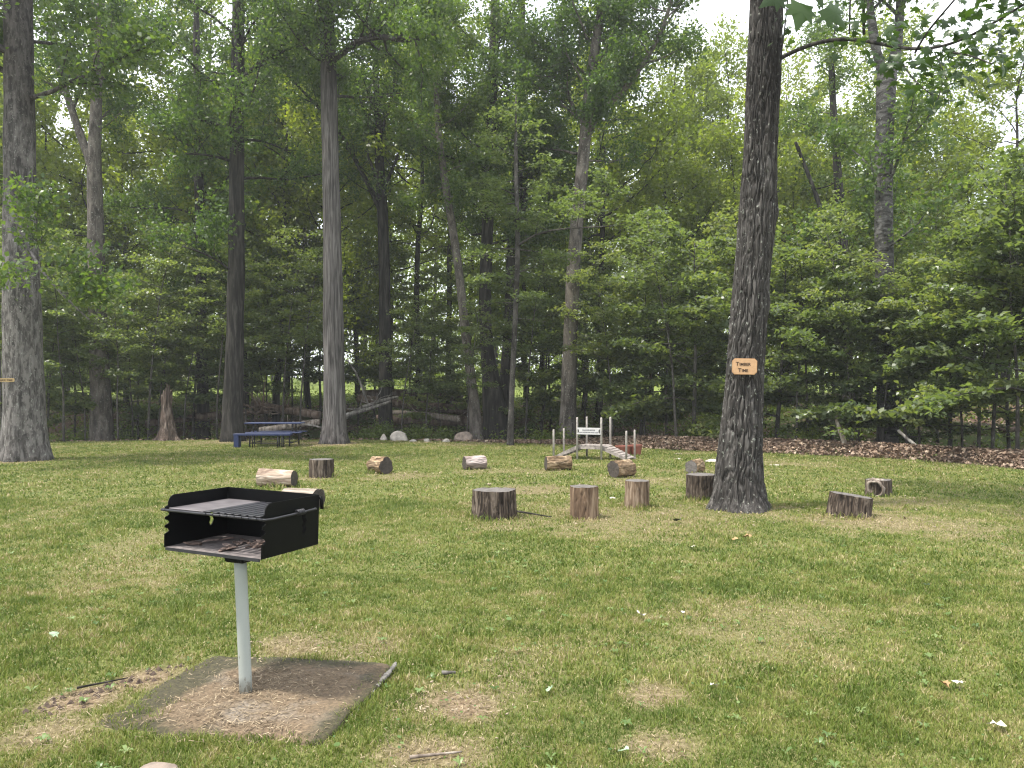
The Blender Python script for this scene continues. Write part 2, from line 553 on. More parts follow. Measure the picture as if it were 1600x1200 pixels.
def leaves_on(name, segs, n, rs, mode, size, flat=None, spread=None):
    A = np.array([s[0] for s in segs]); B = np.array([s[1] for s in segs])
    ln = np.linalg.norm(B - A, axis=1)
    clump = rs.gamma(1.0, 1.0, len(segs))
    wt = ln * clump; wt /= wt.sum()
    i = rs.choice(len(segs), n, p=wt)
    tt = rs.random((n, 1))
    P = A[i] * (1 - tt) + B[i] * tt
    if mode == 'layer':
        sp = spread or 0.15
        P = P + rs.normal(size=(n, 3)) * np.array([sp, sp, 0.055])
        Nn = rnd_normals(rs, n, 0.56 if flat is None else flat)
    else:
        sp = spread or 0.24
        P = P + rs.normal(size=(n, 3)) * np.array([sp, sp, sp * 0.8])
        Nn = rnd_normals(rs, n, 0.35 if flat is None else flat)
    L = size * (0.65 + 0.7 * rs.random(n))
    rnd = np.clip(0.25 * rs.random(len(segs))[i] + 0.25 + 0.35 * rs.random(n) + 0.1 * rs.normal(size=n), 0, 1)
    return leaf_mesh(name, P, Nn, L, L * 0.62, rnd, rs)

def resample(pts, rad, step, kw=0.6):
    P = [Vector(p) for p in pts]
    d = [0]
    for a, b in zip(P[:-1], P[1:]): d.append(d[-1] + (b - a).length)
    n = max(3, int(d[-1] / step))
    s = np.linspace(0, d[-1], n + 1)
    # smooth (catmull like) via cubic-ish: interpolate then blur
    arr = np.array([tuple(p) for p in P])
    o = np.stack([np.interp(s, d, arr[:, k]) for k in range(3)], 1)
    r = np.interp(s, d, rad)
    k = max(1, int(min(0.6, kw) / step))
    for _ in range(2):
        for c in range(3):
            pad = np.pad(o[:, c], k, mode='reflect', reflect_type='odd')
            o[:, c] = np.convolve(pad, np.ones(2 * k + 1) / (2 * k + 1), 'valid')
        pad = np.pad(r, k, mode='edge')
        r = np.convolve(pad, np.ones(2 * k + 1) / (2 * k + 1), 'valid')
    return o, r

def trunk_tube(mb, pts, rad, rs, n=20, step=0.25, flare=0.0, lob=5, knob=0.03, fh=0.5, ph=0.0):
    o, r = resample(pts, rad, step)
    o = o + rs.normal(size=o.shape) * 0.0
    z0 = o[0][2]
    sd_ = rs.random() * 50
    def disp(th, i):
        zz = o[i][2] - z0
        fl = flare * math.exp(-zz / fh) * r[0]
        lobes = 0.55 + 0.45 * math.cos(lob * th + ph + 0.6 * math.sin(th * 2 + ph))
        nv = noise.noise(Vector((math.cos(th) * 1.3, math.sin(th) * 1.3, zz * 0.8 + sd_)))
        nv2 = noise.noise(Vector((math.cos(th) * 3, math.sin(th) * 3, zz * 2.5 + sd_)))
        return fl * lobes + r[i] * (nv * knob * 2.2 + nv2 * knob)
    mb.tube([Vector(p) for p in o], list(r), n, cap=True, disp=disp)
    return o, r

def px_path(lst, Y, dY=0.0):
    """lst of (px, py, width_px); returns world points and radii"""
    P = []; R = []
    for i, (px, py, wd) in enumerate(lst):
        yy = Y + dY * i
        P.append(at(px, py, yy)); R.append(wd * .5 / F * yy)
    return P, R

def tree(name, label, Y, path, mat, leafmat, seed, top=20, crown=None, limbs=(), flare=0.5, n=20, nleaf=9000, lsize=0.13,
         group=None, mode='can', lob=5, fh=0.45, knob=0.03, step=0.25, extra=None, spread=None, cat='tree', disp_hi=None):
    rs = np.random.RandomState(seed)
    P, R = px_path(path, Y)
    gz = tz(P[0].x, Y)
    P[0].z = gz - 0.12
    # carry the trunk on above the last traced point
    last = P[-1]; dr = (P[-1] - P[-2]).normalized()
    if top > last.z + 0.5:
        L = (top - last.z)
        P.append(last + dr * L * .5); R.append(R[-1] * .62)
        P.append(last + dr * L); R.append(R[-2] * .18)
    base = Vector((P[0].x, P[0].y, gz))
    root = empty(name, base, 0, label, cat, group)
    loc = [p - base for p in P]
    mb = MB()
    o, r = trunk_tube(mb, loc, R, rs, n, step, flare, lob, knob, fh)
    if disp_hi: disp_hi(mb, o, r)
    segs = []; starts = []
    lm = MB()
    for lpts, w0, w1, sub in limbs:      # traced limbs: [(px,py,dy)], widths in px
        PL = [at(a, b, Y + c) - base for a, b, c in lpts]
        o2, r2 = resample(PL, np.linspace(w0, w1, len(PL)) * .5 / F * Y, 0.3)
        lm.tube([Vector(q) for q in o2], [x * (1 + 0.08 * rs.normal()) for x in r2], 8, cap=True)
        if sub:
            for k in range(sub):
                tt = 0.3 + 0.7 * (k + rs.random() * .8) / sub
                i = min(len(o2) - 2, int(tt * (len(o2) - 1)))
                dd = o2[i + 1] - o2[i]; dd /= np.linalg.norm(dd)
                d = dd * 0.5 + rs.normal(size=3) * 0.6 + np.array([0, 0, 0.25])
                starts.append((o2[i], d, 1.0 + 1.6 * rs.random(), max(0.015, r2[i] * 0.5)))
    if crown:
        z0, z1, nl, Lb, Lt = crown[:5]
        el = crown[5] if len(crown) > 5 else (0.25, 0.8)
        for k in range(nl):
            q = (k + 0.5 * rs.random()) / nl
            zz = z0 + (z1 - z0) * q
            i = int(np.argmin(abs(o[:, 2] - zz)))
            az = 2.4 * k + rs.normal() * 0.4
            e = el[0] + (el[1] - el[0]) * q + rs.normal() * 0.1
            L = (Lb + (Lt - Lb) * q) * (0.7 + 0.6 * rs.random())
            d = (math.cos(az) * math.cos(e), math.sin(az) * math.cos(e), math.sin(e))
            starts.append((o[i], d, L, max(0.018, min(r[i] * 0.45, L * 0.016))))
    grow(lm, segs, starts, rs, mode, 0.42 if mode == 'can' else 0.3)
    tr = mb.build('trunk', mat, root, True)
    if lm.v: lm.build('branches', mat, root, True)
    if segs:
        me = leaves_on('crown', segs, int(nleaf * 1.35), rs, mode, lsize, spread=spread)
        link('crown', me, leafmat, root)
    return root

# ------------------------------------------------------------------ the traced trees
tree('shaggy_tree', 'massive tree with pale flaky bark and tan plaque at left edge of lawn', 19.6,
     [(38, 718, 66), (38, 690, 60), (38, 640, 57), (37, 590, 56), (34, 480, 54), (31, 300, 45), (30, 150, 42), (28, 0, 39), (27, -150, 36)],
     BARK_FLAKE, LEAF_CAN, 1, top=19, crown=(9.2, 16.5, 15, 4.0, 3.0, (0.0, 0.8)), flare=0.5, n=40, nleaf=17000, lsize=.14, lob=4, fh=.5,
     limbs=[([(30, 90, 0), (0, 70, -.3), (-60, 40, -.6)], 12, 6, 4), ([(40, 380, 0), (75, 440, -1.0), (140, 500, -1.6)], 5, 2, 4)])
tree('pale_trunk_tree', 'forked tree with pale trunk standing behind lawn between shaggy tree and red snag', 30.0,
     [(160, 684, 36), (158, 640, 31), (155, 560, 28), (152, 470, 26), (150, 380, 24), (148, 290, 22), (147, 250, 20), (152, 130, 15), (158, 0, 12), (160, -90, 9)],
     BARK_PALE, LEAF_CAN, 2, top=21, crown=(12.5, 17.5, 10, 3.0, 2.2), flare=0.5, nleaf=9000, lob=4,
     limbs=[([(147, 270, 0), (118, 190, .2), (92, 110, .4), (80, 40, .6), (76, -60, .8)], 15, 7, 8),
            ([(150, 150, 0), (172, 90, 0.3), (200, 40, .6)], 5, 3, 4)])
tree('dark_forest_tree', 'straight dark trunk right of the red snag with base in shade', 33.0,
     [(318, 677, 22), (317, 620, 18), (315, 500, 16), (313, 380, 15), (311, 300, 14), (309, 160, 12), (307, 40, 10)],
     BARK_DARK, LEAF_CAN, 3, top=20, crown=(6.5, 17, 20, 3.2, 2.2, (0.0, 0.8)), nleaf=14000,
     limbs=[([(314, 370, 0), (280, 345, .3), (240, 320, .6)], 6, 3, 4)])
tree('knotty_tree', 'tall knotty dark trunk directly behind left end of blue picnic table', 27.6,
     [(362, 692, 36), (363, 660, 30), (366, 560, 27), (369, 430, 25), (370, 300, 23), (371, 150, 21), (372, 40, 19), (372, -40, 17)],
     BARK_DARK, LEAF_CAN, 4, top=20, crown=(9.5, 16.5, 17, 3.4, 2.4, (-0.05, 0.8)), nleaf=14000, knob=.06, flare=.45,
     limbs=[([(369, 430, 0), (345, 405, -.5), (318, 393, -1.0), (285, 385, -1.5)], 4, 1.6, 4),
            ([(370, 255, 0), (330, 235, -.5), (290, 240, -.8)], 5, 2, 5), ([(371, 130, 0), (410, 90, -.4), (470, 70, -.6)], 6, 3, 5)])
tree('grey_column_tree', 'straight light grey trunk standing at lawn edge right of picnic table', 26.4,
     [(523, 693, 42), (523, 665, 35), (522, 600, 33), (521, 480, 31), (519, 380, 28), (516, 240, 26), (513, 100, 24), (510, 0, 22), (508, -60, 20)],
     BARK_GREY, LEAF_CAN, 5, top=20, crown=(11.8, 16, 15, 3.6, 2.4), nleaf=17000, flare=.5, n=28, lob=6, fh=.3,
     limbs=[([(514, 100, 0), (540, 76, -.5), (580, 52, -1.2), (620, 62, -2), (650, 68, -2.6), (684, 52, -3)], 12, 4, 16),
            ([(516, 95, 0), (495, 50, .5), (470, 0, 1)], 8, 5, 6)])
tree('spreading_tree', 'dark vase shaped tree with many rising limbs right of grey column trunk', 32.5,
     [(602, 640, 24), (602, 560, 20), (601, 440, 18), (598, 330, 17), (593, 260, 14), (590, 180, 11), (586, 100, 8)],
     BARK_DARK, LEAF_CAN, 6, top=20.5, crown=(13, 20, 10, 3.2, 2), nleaf=13000,
     limbs=[([(599, 330, 0), (560, 260, -.5), (530, 200, -1), (470, 140, -1.5), (430, 95, -2)], 8, 2.5, 8),
            ([(597, 310, 0), (565, 210, .5), (535, 150, .8)], 6, 2, 5), ([(597, 300, 0), (620, 250, .4), (640, 190, .8)], 6, 2, 5),
            ([(592, 240, 0), (560, 150, 0), (548, 90, 0)], 7, 2.5, 6), ([(591, 220, 0), (615, 150, 0), (618, 90, 0)], 6, 2.5, 6),
            ([(600, 345, 0), (570, 280, -.6), (535, 210, -.9)], 6, 2, 3)])
tree('leaning_tree', 'pale trunk leaning left right of the big boulder', 29.5,
     [(746, 688, 24), (742, 640, 17), (736, 590, 15), (727, 520, 14), (719, 440, 13), (708, 360, 12), (696, 290, 12), (686, 220, 10), (680, 120, 8)],
     BARK_PALE, LEAF_CAN, 7, top=17, crown=(9.5, 16, 12, 2.8, 2), nleaf=9000, lob=3)
tree('dark_twin_tree', 'very dark broad trunk rising behind the leaning pale trunk', 30.6,
     [(776, 690, 48), (774, 640, 40), (762, 560, 20), (757, 480, 19), (760, 400, 19), (764, 300, 18), (768, 180, 16), (772, 60, 15), (776, -60, 13)],
     BARK_DARK, LEAF_CAN, 8, top=21, crown=(8.5, 17, 20, 3.6, 2.6, (0, .8)), nleaf=19000, lob=3)
tree('crooked_dark_tree', 'dark crooked trunk between dark twin trunk and thin sapling', 31.5,
     [(786, 690, 24), (790, 600, 20), (797, 500, 18), (800, 400, 18), (808, 300, 17), (812, 200, 14), (815, 60, 12), (815, -40, 10)],
     BARK_DARK, LEAF_CAN, 9, top=20, crown=(10, 17, 14, 3.4, 2.4), nleaf=12000,
     limbs=[([(801, 390, 0), (818, 320, 0), (832, 262, 0), (840, 200, .3)], 13, 6, 6)])
tree('slender_sapling', 'slender grey sapling standing alone on lawn edge left of toy bridge', 25.3,
     [(797, 699, 10), (798, 660, 9), (801, 580, 8.5), (806, 480, 8), (809, 400, 8), (808, 330, 7), (806, 260, 6), (806, 200, 5)],
     BARK_SMOOTH, LEAF_UND, 10, top=11.5, crown=(4.2, 11, 26, 2.1, 1.0, (0.05, .5)), nleaf=6500, mode='layer', n=12, lob=3, lsize=.12,
     limbs=[([(808, 385, 0), (825, 366, -.5), (860, 358, -1), (905, 356, -1.5), (960, 353, -2)], 4, 1.4, 6)])
tree('ash_trunk_tree', 'pale tan trunk right behind the left end of toy bridge', 28.2,
     [(887, 690, 32), (887, 660, 27), (889, 600, 24), (892, 500, 22), (897, 400, 21), (903, 330, 20), (911, 250, 19), (917, 180, 17), (924, 110, 16), (934, 50, 14), (945, -20, 12)],
     BARK_PALE, LEAF_CAN, 11, top=19, crown=(10.5, 16.5, 18, 3.6, 2.4), nleaf=19000, flare=.35,
     limbs=[([(918, 190, 0), (960, 160, -.3), (1000, 110, -.6), (1025, 70, -.8), (1048, 10, -1), (1060, -40, -1.2)], 10, 5, 10),
            ([(915, 200, 0), (880, 140, .3), (865, 60, .5)], 7, 4, 5)])
tree('banded_tree', 'pale banded trunk forking near top right of the plaque tree', 23.2,
     [(1388, 690, 34), (1387, 640, 30), (1384, 560, 28), (1383, 460, 27), (1381, 380, 27), (1380, 280, 26), (1382, 200, 26), (1384, 140, 28), (1386, 112, 30)],
     BARK_BAND, LEAF_CAN, 13, top=10.3, n=24, flare=.4, nleaf=17000, crown=(5.5, 10, 8, 2.6, 2.6),
     limbs=[([(1383, 130, 0), (1372, 95, -.1), (1363, 55, -.2), (1358, 0, -.3), (1355, -120, -.3), (1350, -260, -.3)], 17, 7, 22),
            ([(1388, 130, 0), (1402, 85, .1), (1406, 30, .2), (1408, -80, .3), (1412, -240, .3)], 20, 8, 22)])
tree('far_dark_tree', 'dark upright trunk half hidden in leaves left of the banded trunk', 33.0,
     [(1325, 672, 20), (1322, 560, 18), (1318, 440, 17), (1315, 350, 16), (1308, 260, 12), (1302, 170, 10), (1298, 90, 8)],
     BARK_DARK, LEAF_CAN, 14, top=17, crown=(9, 16, 12, 2.6, 2), nleaf=6000,
     limbs=[([(1310, 470, 0), (1296, 400, 0), (1285, 330, 0), (1262, 270, 0), (1243, 222, 0)], 9, 5, 2)])

# ------------------------------------------------------------------ the tree with the TIMBER TIME plaque (hero bark)
def hero_tree():
    Y = 11.0
    root = empty('plaque_tree', (at(1153, 800, Y).x, Y, 0), 0, 'big ridged grey oak with orange wooden plaque among the stump seats', 'tree')
    base = Vector(root.location)
    path = [(1154, 800, 76), (1154, 770, 72), (1154, 735, 68), (1157, 690, 64), (1161, 620, 57), (1166, 540, 53), (1173, 450, 52), (1180, 380, 53),
            (1184, 345, 54), (1187, 300, 51), (1190, 200, 48), (1194, 100, 49), (1197, 0, 47), (1199, -100, 44)]
    P = [at(a, b, Y) - base for a, b, c in path]; R = [c * .5 / F * Y for a, b, c in path]
    P[0].z = -0.1
    P += [Vector((P[-1].x + .1, 0, 11.5)), Vector((P[-1].x + .2, .2, 17))]; R += [0.14, 0.03]
    o, r = resample(P, R, 0.03)
    keep = o[:, 2] < 8.0
    n = 340
    def disp(th, i):
        zz = o[i][2]
        # buttress roots: one long to the right, one to the left front
        fl = 0
        for a0, wd, am, hh in ((math.radians(-8), .34, .50, .22), (math.radians(200), .5, .20, .2), (math.radians(262), .5, .13, .25), (math.radians(310), .4, .16, .2), (math.radians(100), .6, .15, .2), (math.radians(160), .4, .12, .15)):
            dth = (th - a0 + PI) % (2 * PI) - PI
            fl += am * math.exp(-(dth / wd) ** 2) * math.exp(-max(0, zz) / hh)
        u = th / (2 * PI) * 44
        q = Vector((math.cos(th) * 1.5, math.sin(th) * 1.5, zz * 1.3))
        wv = noise.noise(q) * 1.8 + noise.noise(q * 3.1) * 0.8 + noise.noise(q * 7) * 0.3
        a = abs(math.sin(PI * (u * 0.5 + wv + zz * 1.9))); b = abs(math.sin(PI * (u * 0.5 + wv * 0.8 - zz * 1.7 + .3)))
        rid = min(1.0, (min(a, b) * 1.6)) ** 0.7
        fine = noise.noise(Vector((math.cos(th) * 9, math.sin(th) * 9, zz * 6)))
        lump = noise.noise(Vector((math.cos(th), math.sin(th), zz * 0.9))) * 0.022
        for a0, z0_, am_ in ((.1, 4.12, .05), (math.radians(262), 4.25, .03), (math.radians(245), 2.95, .03), (math.radians(175), 2.6, .02)):
            dth = (th - a0 + PI) % (2 * PI) - PI
            lump += am_ * math.exp(-(dth / .45) ** 2 - ((zz - z0_) / .16) ** 2)
        return fl + lump + 0.040 * (rid - 0.7) + 0.008 * fine
    mb = MB()
    k = int(keep.sum())
    mb.tube([Vector(q) for q in o[:k]], list(r[:k]), n, cap=False, disp=disp)
    hi = mb.build('trunk', BARK_RIDGE, root, True)
    lm = MB()
    lm.tube([Vector(q) for q in o[k - 2::8]], list(r[k - 2::8] * .97), 20, cap=True)
    rs = np.random.RandomState(12)
    segs = []; starts = []
    for j in range(16):
        zz = 9.2 + 7.0 * j / 16
        i = int(np.argmin(abs(o[:, 2] - zz)))
        az = 2.4 * j; e = 0.2 + 0.5 * j / 16
        starts.append((o[i], (math.cos(az) * math.cos(e), math.sin(az) * math.cos(e), math.sin(e)), 3.4 - 1.5 * j / 16, .06))
    grow(lm, segs, starts, rs, 'can', .5)
    # low limb arching right over the lawn (traced)
    tw = []
    def limb(pts, w0, w1):
        PL = [at(a, b, Y + c) - base for a, b, c in pts]
        o2, r2 = resample(PL, np.linspace(w0, w1, len(PL)) * .5 / F * Y, 0.08)
        lm.tube([Vector(q) for q in o2], list(r2), 8, cap=True)
        tw.append(o2)
    limb([(1212, 95, 0), (1235, 76, -.3), (1262, 65, -.6), (1300, 55, -.9), (1350, 53, -1.2), (1362, 62, -1.4), (1385, 78, -1.6), (1420, 82, -1.9), (1470, 81, -2.3), (1490, 80, -2.5), (1535, 46, -3.0), (1600, 6, -3.6), (1660, -30, -4)], 7, 2)
    limb([(1350, 53, -1.2), (1345, 30, -1.4), (1348, 0, -1.6), (1350, -60, -2)], 5, 2.5)
    limb([(1327, 53, -1), (1328, 0, -1.2), (1330, -60, -1.3)], 3, 2)
    limb([(1400, 82, -1.8), (1415, 130, -2.2), (1455, 148, -2.6)], 2.2, 1.0)
    limb([(1430, 82, -2), (1440, 50, -2.6), (1480, 20, -3.2), (1500, -10, -3.6)], 3, 1.5)
    limb([(1490, 82, -2.6), (1520, 82, -3.2), (1550, 100, -3.6)], 2.5, 1)
    limb([(1220, 90, 0), (1228, 40, -.3), (1232, 0, -.6), (1235, -40, -1)], 2.5, 1.5)
    limb([(1460, 81, -2.2), (1465, 110, -2.4), (1480, 125, -2.6)], 1.6, .8)
    limb([(1300, -90, -2), (1290, -75, -5), (1278, -28, -7.6)], 2, .6)
    lm.build('branches', BARK_DARK, root, True)
    link('crown', leaves_on('crown', segs, 9000, rs, 'can', .15), LEAF_CAN, root)
    # big lobed maple-like leaves along the low limb
    prof = [(0, 0), (.10, -.02), (.34, -.12), (.30, .06), (.52, .16), (.34, .26), (.42, .52), (.22, .46), (.14, .62), (0, 1.0)]
    prof = prof + [(-a, b) for a, b in prof[-2:0:-1]]
    prof = np.array(prof) - np.array([0, .35])
    LV = []; LF = []; LT = []; RN = []
    def leaf(p, nrm, size, ang):
        nrm = np.array(nrm, float); nrm /= np.linalg.norm(nrm)
        u = np.cross(nrm, [math.cos(ang), math.sin(ang), .2]); u /= np.linalg.norm(u)
        v = np.cross(nrm, u)
        b0 = len(LV)
        LV.append(p + nrm * size * .04)
        for a, c in prof:
            LV.append(p + u * a * size * 1.1 + v * c * size - nrm * (abs(a) * .25 + max(0, c) * .2) * size)
        m_ = len(prof)
        rr = rs.random() * .6 + .2
        for k_ in range(m_):
            LF.append((b0, b0 + 1 + k_, b0 + 1 + (k_ + 1) % m_)); RN.append(rr)
    def near(lst, cnt, spread, size, drop=.1):
        for _ in range(cnt):
            o2 = lst[rs.randint(len(lst))]
            q = o2[rs.randint(int(len(o2) * .25), len(o2))]
            p = q + rs.normal(size=3) * spread + np.array([0, 0, -drop * rs.random()])
            nn = rs.normal(size=3) * .55 + np.array([0, -.35, .8])
            leaf(p, nn, .72 * size * (.7 + .6 * rs.random()), rs.random() * 6.28)
    near(tw[0:1], 130, np.array([.22, .3, .16]), .15)
    near([tw[0][len(tw[0]) // 2:]], 150, np.array([.35, .5, .24]), .15)
    near(tw[1:3], 90, np.array([.22, .3, .2]), .15)
    near(tw[3:4], 26, np.array([.08, .1, .07]), .13)
    near(tw[4:6], 150, np.array([.4, .5, .22]), .15)
    near(tw[6:8], 45, np.array([.12, .15, .12]), .13)
    for px_, py_, yy_, sz_ in ((1252, 20, 3.4, .15), (1305, 22, 3.45, .14), (1208, -4, 3.4, .13), (1278, -14, 3.4, .13)):
        leaf(np.array(at(px_, py_, yy_) - base), (.15, -.95, .25), sz_, 1.57 + (px_ - 1250) * .01)
    V_ = np.array(LV)
    me = quads_np('leaf_sprays', V_, np.array(LF), {'rnd': ('FACE', np.array(RN))})
    link('leaf_sprays', me, LEAF_MAPLE, root)
    # plaque
    s = empty('wooden_plaque', (0, 0, 0), 0, 'orange tan wooden plaque lettered TIMBER TIME on the ridged trunk', 'sign')
    c = at(1153, 574, Y)
    s.location = (c.x, Y - 0.315, c.z)
    s.rotation_euler = (0, math.radians(1.5), math.radians(-14))
    W, H, k_ = .335, .225, .035
    poly = [(-W / 2 + k_, -H / 2), (W / 2 - k_, -H / 2), (W / 2, -H / 2 + k_), (W / 2, H / 2 - k_), (W / 2 - k_, H / 2), (-W / 2 + k_, H / 2), (-W / 2, H / 2 - k_), (-W / 2, -H / 2 + k_)]
    pm = plain('plaque_wood', (0.42, 0.245, 0.12), .55, .1, 14)
    MB().prism(poly, 0, .022).build('board', pm, s)
    inner = [(a * .96, b * .94) for a, b in poly]
    MB().prism(inner, -.004, .0).build('face_panel', plain('plaque_face', (0.47, 0.285, 0.15), .5, .08, 20), s)
    ink = plain('burnt_lettering', (0.05, 0.028, 0.015), .8, .1)
    text_obj('T', .072, (-.118, .012), s, ink, 'lettering'); text_obj('IMBER', .056, (-.070, .012), s, ink, 'lettering')
    text_obj('T', .072, (-.085, -.075), s, ink, 'lettering'); text_obj('IME', .056, (-.037, -.075), s, ink, 'lettering')
    return root

def text_obj(txt, size, xy, parent, mat, name='lettering', align='LEFT', y=-.006, bold=.0012):
    cu = bpy.data.curves.new('text', 'FONT')
    cu.body = txt; cu.size = size; cu.extrude = .0012; cu.align_x = align; cu.offset = bold
    tmp = bpy.data.objects.new('text_tmp', cu)
    C.objects.link(tmp)
    dg = bpy.context.evaluated_depsgraph_get()
    me = bpy.data.meshes.new_from_object(tmp.evaluated_get(dg))
    bpy.data.objects.remove(tmp); bpy.data.curves.remove(cu)
    o = link(name, me, mat, parent)
    o.rotation_euler = (PI / 2, 0, 0)
    o.location = (xy[0], y, xy[1])
    return o

hero_tree()

# plaque on the shaggy tree
s = empty('small_plaque', (0, 0, 0), 0, 'small narrow tan plaque on the pale flaky trunk at left edge', 'sign')
c = at(28, 594.5, 19.6)
s.location = (c.x, 19.6 - .49, c.z); s.rotation_euler = (0, 0, math.radians(8))
MB().prism([(-.2, -.045), (.2, -.045), (.215, 0), (.2, .045), (-.2, .045), (-.215, 0)], 0, .025).build('board', plain('plaque_wood_pale', (0.42, 0.3, 0.14), .6, .1, 14), s)
text_obj('TABLE TIME', .066, (0, -.024), s, plain('burnt_lettering_b', (0.09, 0.055, 0.025), .8, .1), 'lettering', 'CENTER')

# ------------------------------------------------------------------ understory trees: variants, then copies
def make_variant(name, seed, H, R0, z0, nl, nleaf, mode, size, mat, lmat, rb, el=(0.0, .5), spread=None, lean=0.3, gap=None):
    rs = np.random.RandomState(seed)
    root = empty(name, (0, 0, 0))
    k = 9
    P = []; R = []
    a = rs.random() * 6.28
    for i in range(k):
        q = i / (k - 1)
        P.append(Vector((math.cos(a) * lean * q * q + rs.normal() * .05 * H / 8 * (i > 0), math.sin(a) * lean * q * q + rs.normal() * .05 * H / 8 * (i > 0), -0.15 + H * q)))
        R.append(rb * (1 - .88 * q))
    mb = MB()
    o, r = trunk_tube(mb, P, R, rs, 10, .4, .4, 3, .04, .2)
    lm = MB(); segs = []; starts = []
    for j in range(nl):
        q = (j + rs.random() * .6) / nl
        zz = z0 + (H - .4 - z0) * q
        i = int(np.argmin(abs(o[:, 2] - zz)))
        az = 2.4 * j + rs.normal() * .4
        e = el[0] + (el[1] - el[0]) * q + rs.normal() * .1
        prof = (1 - q ** 2.2) ** .8 * .72 + .28 if mode == 'layer' else (.35 + 1.0 * math.sin(PI * min(1, q * .85 + .12)) ** .8 * .75)
        L = R0 * prof * (.65 + .6 * rs.random())
        starts.append((o[i], (math.cos(az) * math.cos(e), math.sin(az) * math.cos(e), math.sin(e)), L, max(.012, min(r[i] * .5, L * .014))))
    grow(lm, segs, starts, rs, mode, gap or (.3 if mode == 'layer' else .5))
    mb.build('trunk', mat, root, True)
    lm.build('branches', mat, root, True)
    link('crown', leaves_on('crown', segs, nleaf, rs, mode, size, spread=spread), lmat, root)
    return root

used = set()
def place(src, loc, rz, sc_, label, group, cat='tree', zs=1.0):
    if src.name in used:
        r = src.copy(); C.objects.link(r)
        for ch in src.children:
            d = ch.copy(); C.objects.link(d); d.parent = r
    else:
        r = src; used.add(src.name)
    r.location = loc; r.rotation_euler = (0, 0, rz); r.scale = (sc_, sc_, sc_ * zs)
    return tag(r, label, cat, group)

US = [make_variant('understory_beech', 100 + i, h, R0, z0, nl, nf, 'layer', .16, BARK_SMOOTH, LEAF_UND, .055 + .01 * (i % 3), (.14, .85), None, .6)
      for i, (h, R0, z0, nl, nf) in enumerate([(7.5, 3.0, 1.5, 22, 7000), (9.0, 3.3, 1.9, 25, 8200), (6.0, 2.6, 1.3, 18, 5600), (10.5, 3.1, 2.6, 27, 8000), (4.2, 2.0, .9, 14, 3400)])]
SAP = [make_variant('thin_sapling', 140 + i, h, R0, z0, nl, nf, 'layer', .12, BARK_SMOOTH, LEAF_UND, .045, (.15, .6), None, .9)
       for i, (h, R0, z0, nl, nf) in enumerate([(8.0, 1.7, 3.2, 22, 4200), (6.5, 1.4, 2.6, 18, 3000)])]
rp = random.Random(4)
RIGHT = [  # px, Y, variant, scale
    (1040, 26.5, 0, 1.0), (1086, 25.2, 2, 1.15), (1135, 27, 1, .95), (1215, 25, 2, 1.2), (1262, 24.0, 0, .95), (1300, 26.5, 1, .9),
    (1342, 22.6, 2, .95), (1372, 23.0, 4, 1.25), (1418, 21.8, 2, .8), (1466, 25.5, 3, .9), (1483, 21.5, 4, 1.2), (1528, 20.2, 0, .9), (1575, 20.8, 1, .85),
    (1612, 18.6, 2, 1.15), (1660, 19.0, 0, 1.0), (1000, 28.3, 4, 1.4), (955, 30.5, 0, 1.0)]
RL = ['layered beech left of the plaque tree, just behind the red tubs', 'small layered beech between the red tubs and the plaque tree', 'layered beech directly left of the plaque tree trunk in the wood edge',
      'small layered beech showing right against the right side of plaque tree', 'layered beech two steps right of the plaque tree', 'tall layered beech above the leaning pale dead stem',
      'layered beech with low pale sprays just right of the leaning dead stem', 'low bushy beech at the foot of the banded trunk', 'small layered beech in front of the banded trunk, right side',
      'tall slim layered beech right of the banded trunk', 'low beech with sprays touching the leaf bank right of the bent stick', 'broad layered beech rising behind the right part of the leaf bank',
      'tall layered beech near the right edge behind the broad one', 'small beech at the right edge over the long grey branch', 'layered beech at the outermost right edge of the photo',
      'low beech deep behind the red tubs', 'layered beech behind the ash trunk and toy bridge']
for i, (px, Y, v_, s_) in enumerate(RIGHT):
    x = (px - 800) / F * Y
    place(US[v_], (x, Y, tz(x, Y) - .05), rp.random() * 6.28, s_, RL[i], 'layered beeches along the wood edge at right')
LEFT = [(20, 29, 1, .9), (75, 31.5, 0, .9), (118, 33.5, 3, .9), (215, 33, 0, .95), (262, 36, 1, .95), (300, 32.5, 4, 1.3), (415, 35, 3, .9), (455, 37, 3, .9), (560, 37, 3, .9),
        (585, 39, 1, .95), (640, 36.5, 3, .9), (690, 33.3, 4, .9), (730, 35, 0, 1.0), (845, 31.5, 2, 1.05), (860, 34.5, 1, 1.0), (915, 33, 0, 1.0), (-60, 30, 1, 1.0), (395, 37, 3, 1.0), (500, 38, 1, 1.0), (160, 38, 1, 1.05)]
LL = ['layered tree half hidden behind the shaggy left edge trunk', 'layered tree just right of the shaggy trunk', 'slim tall layered tree between shaggy trunk and pale forked trunk', 'layered tree between pale forked trunk and red snag',
      'tall layered tree directly behind the red snag', 'low layered tree between red snag and dark straight trunk', 'slim layered tree right of the knotty trunk above the picnic table', 'slim layered tree just left of the grey column trunk',
      'slim layered tree just right of the grey column trunk over the driftwood', 'tall layered tree beside the vase shaped dark tree', 'slim layered tree on the bank above the large pale boulder', 'low layered tree on the bank above the rounded brown boulder',
      'layered tree behind the leaning pale trunk', 'low layered tree just left of the ash trunk', 'tall layered tree behind the low one left of the ash trunk', 'layered tree immediately right of the ash trunk', 'layered tree at the outermost left edge',
      'slim layered tree deep behind the knotty trunk', 'tall layered tree deep behind the grey column trunk', 'tall layered tree deep behind the pale forked trunk']
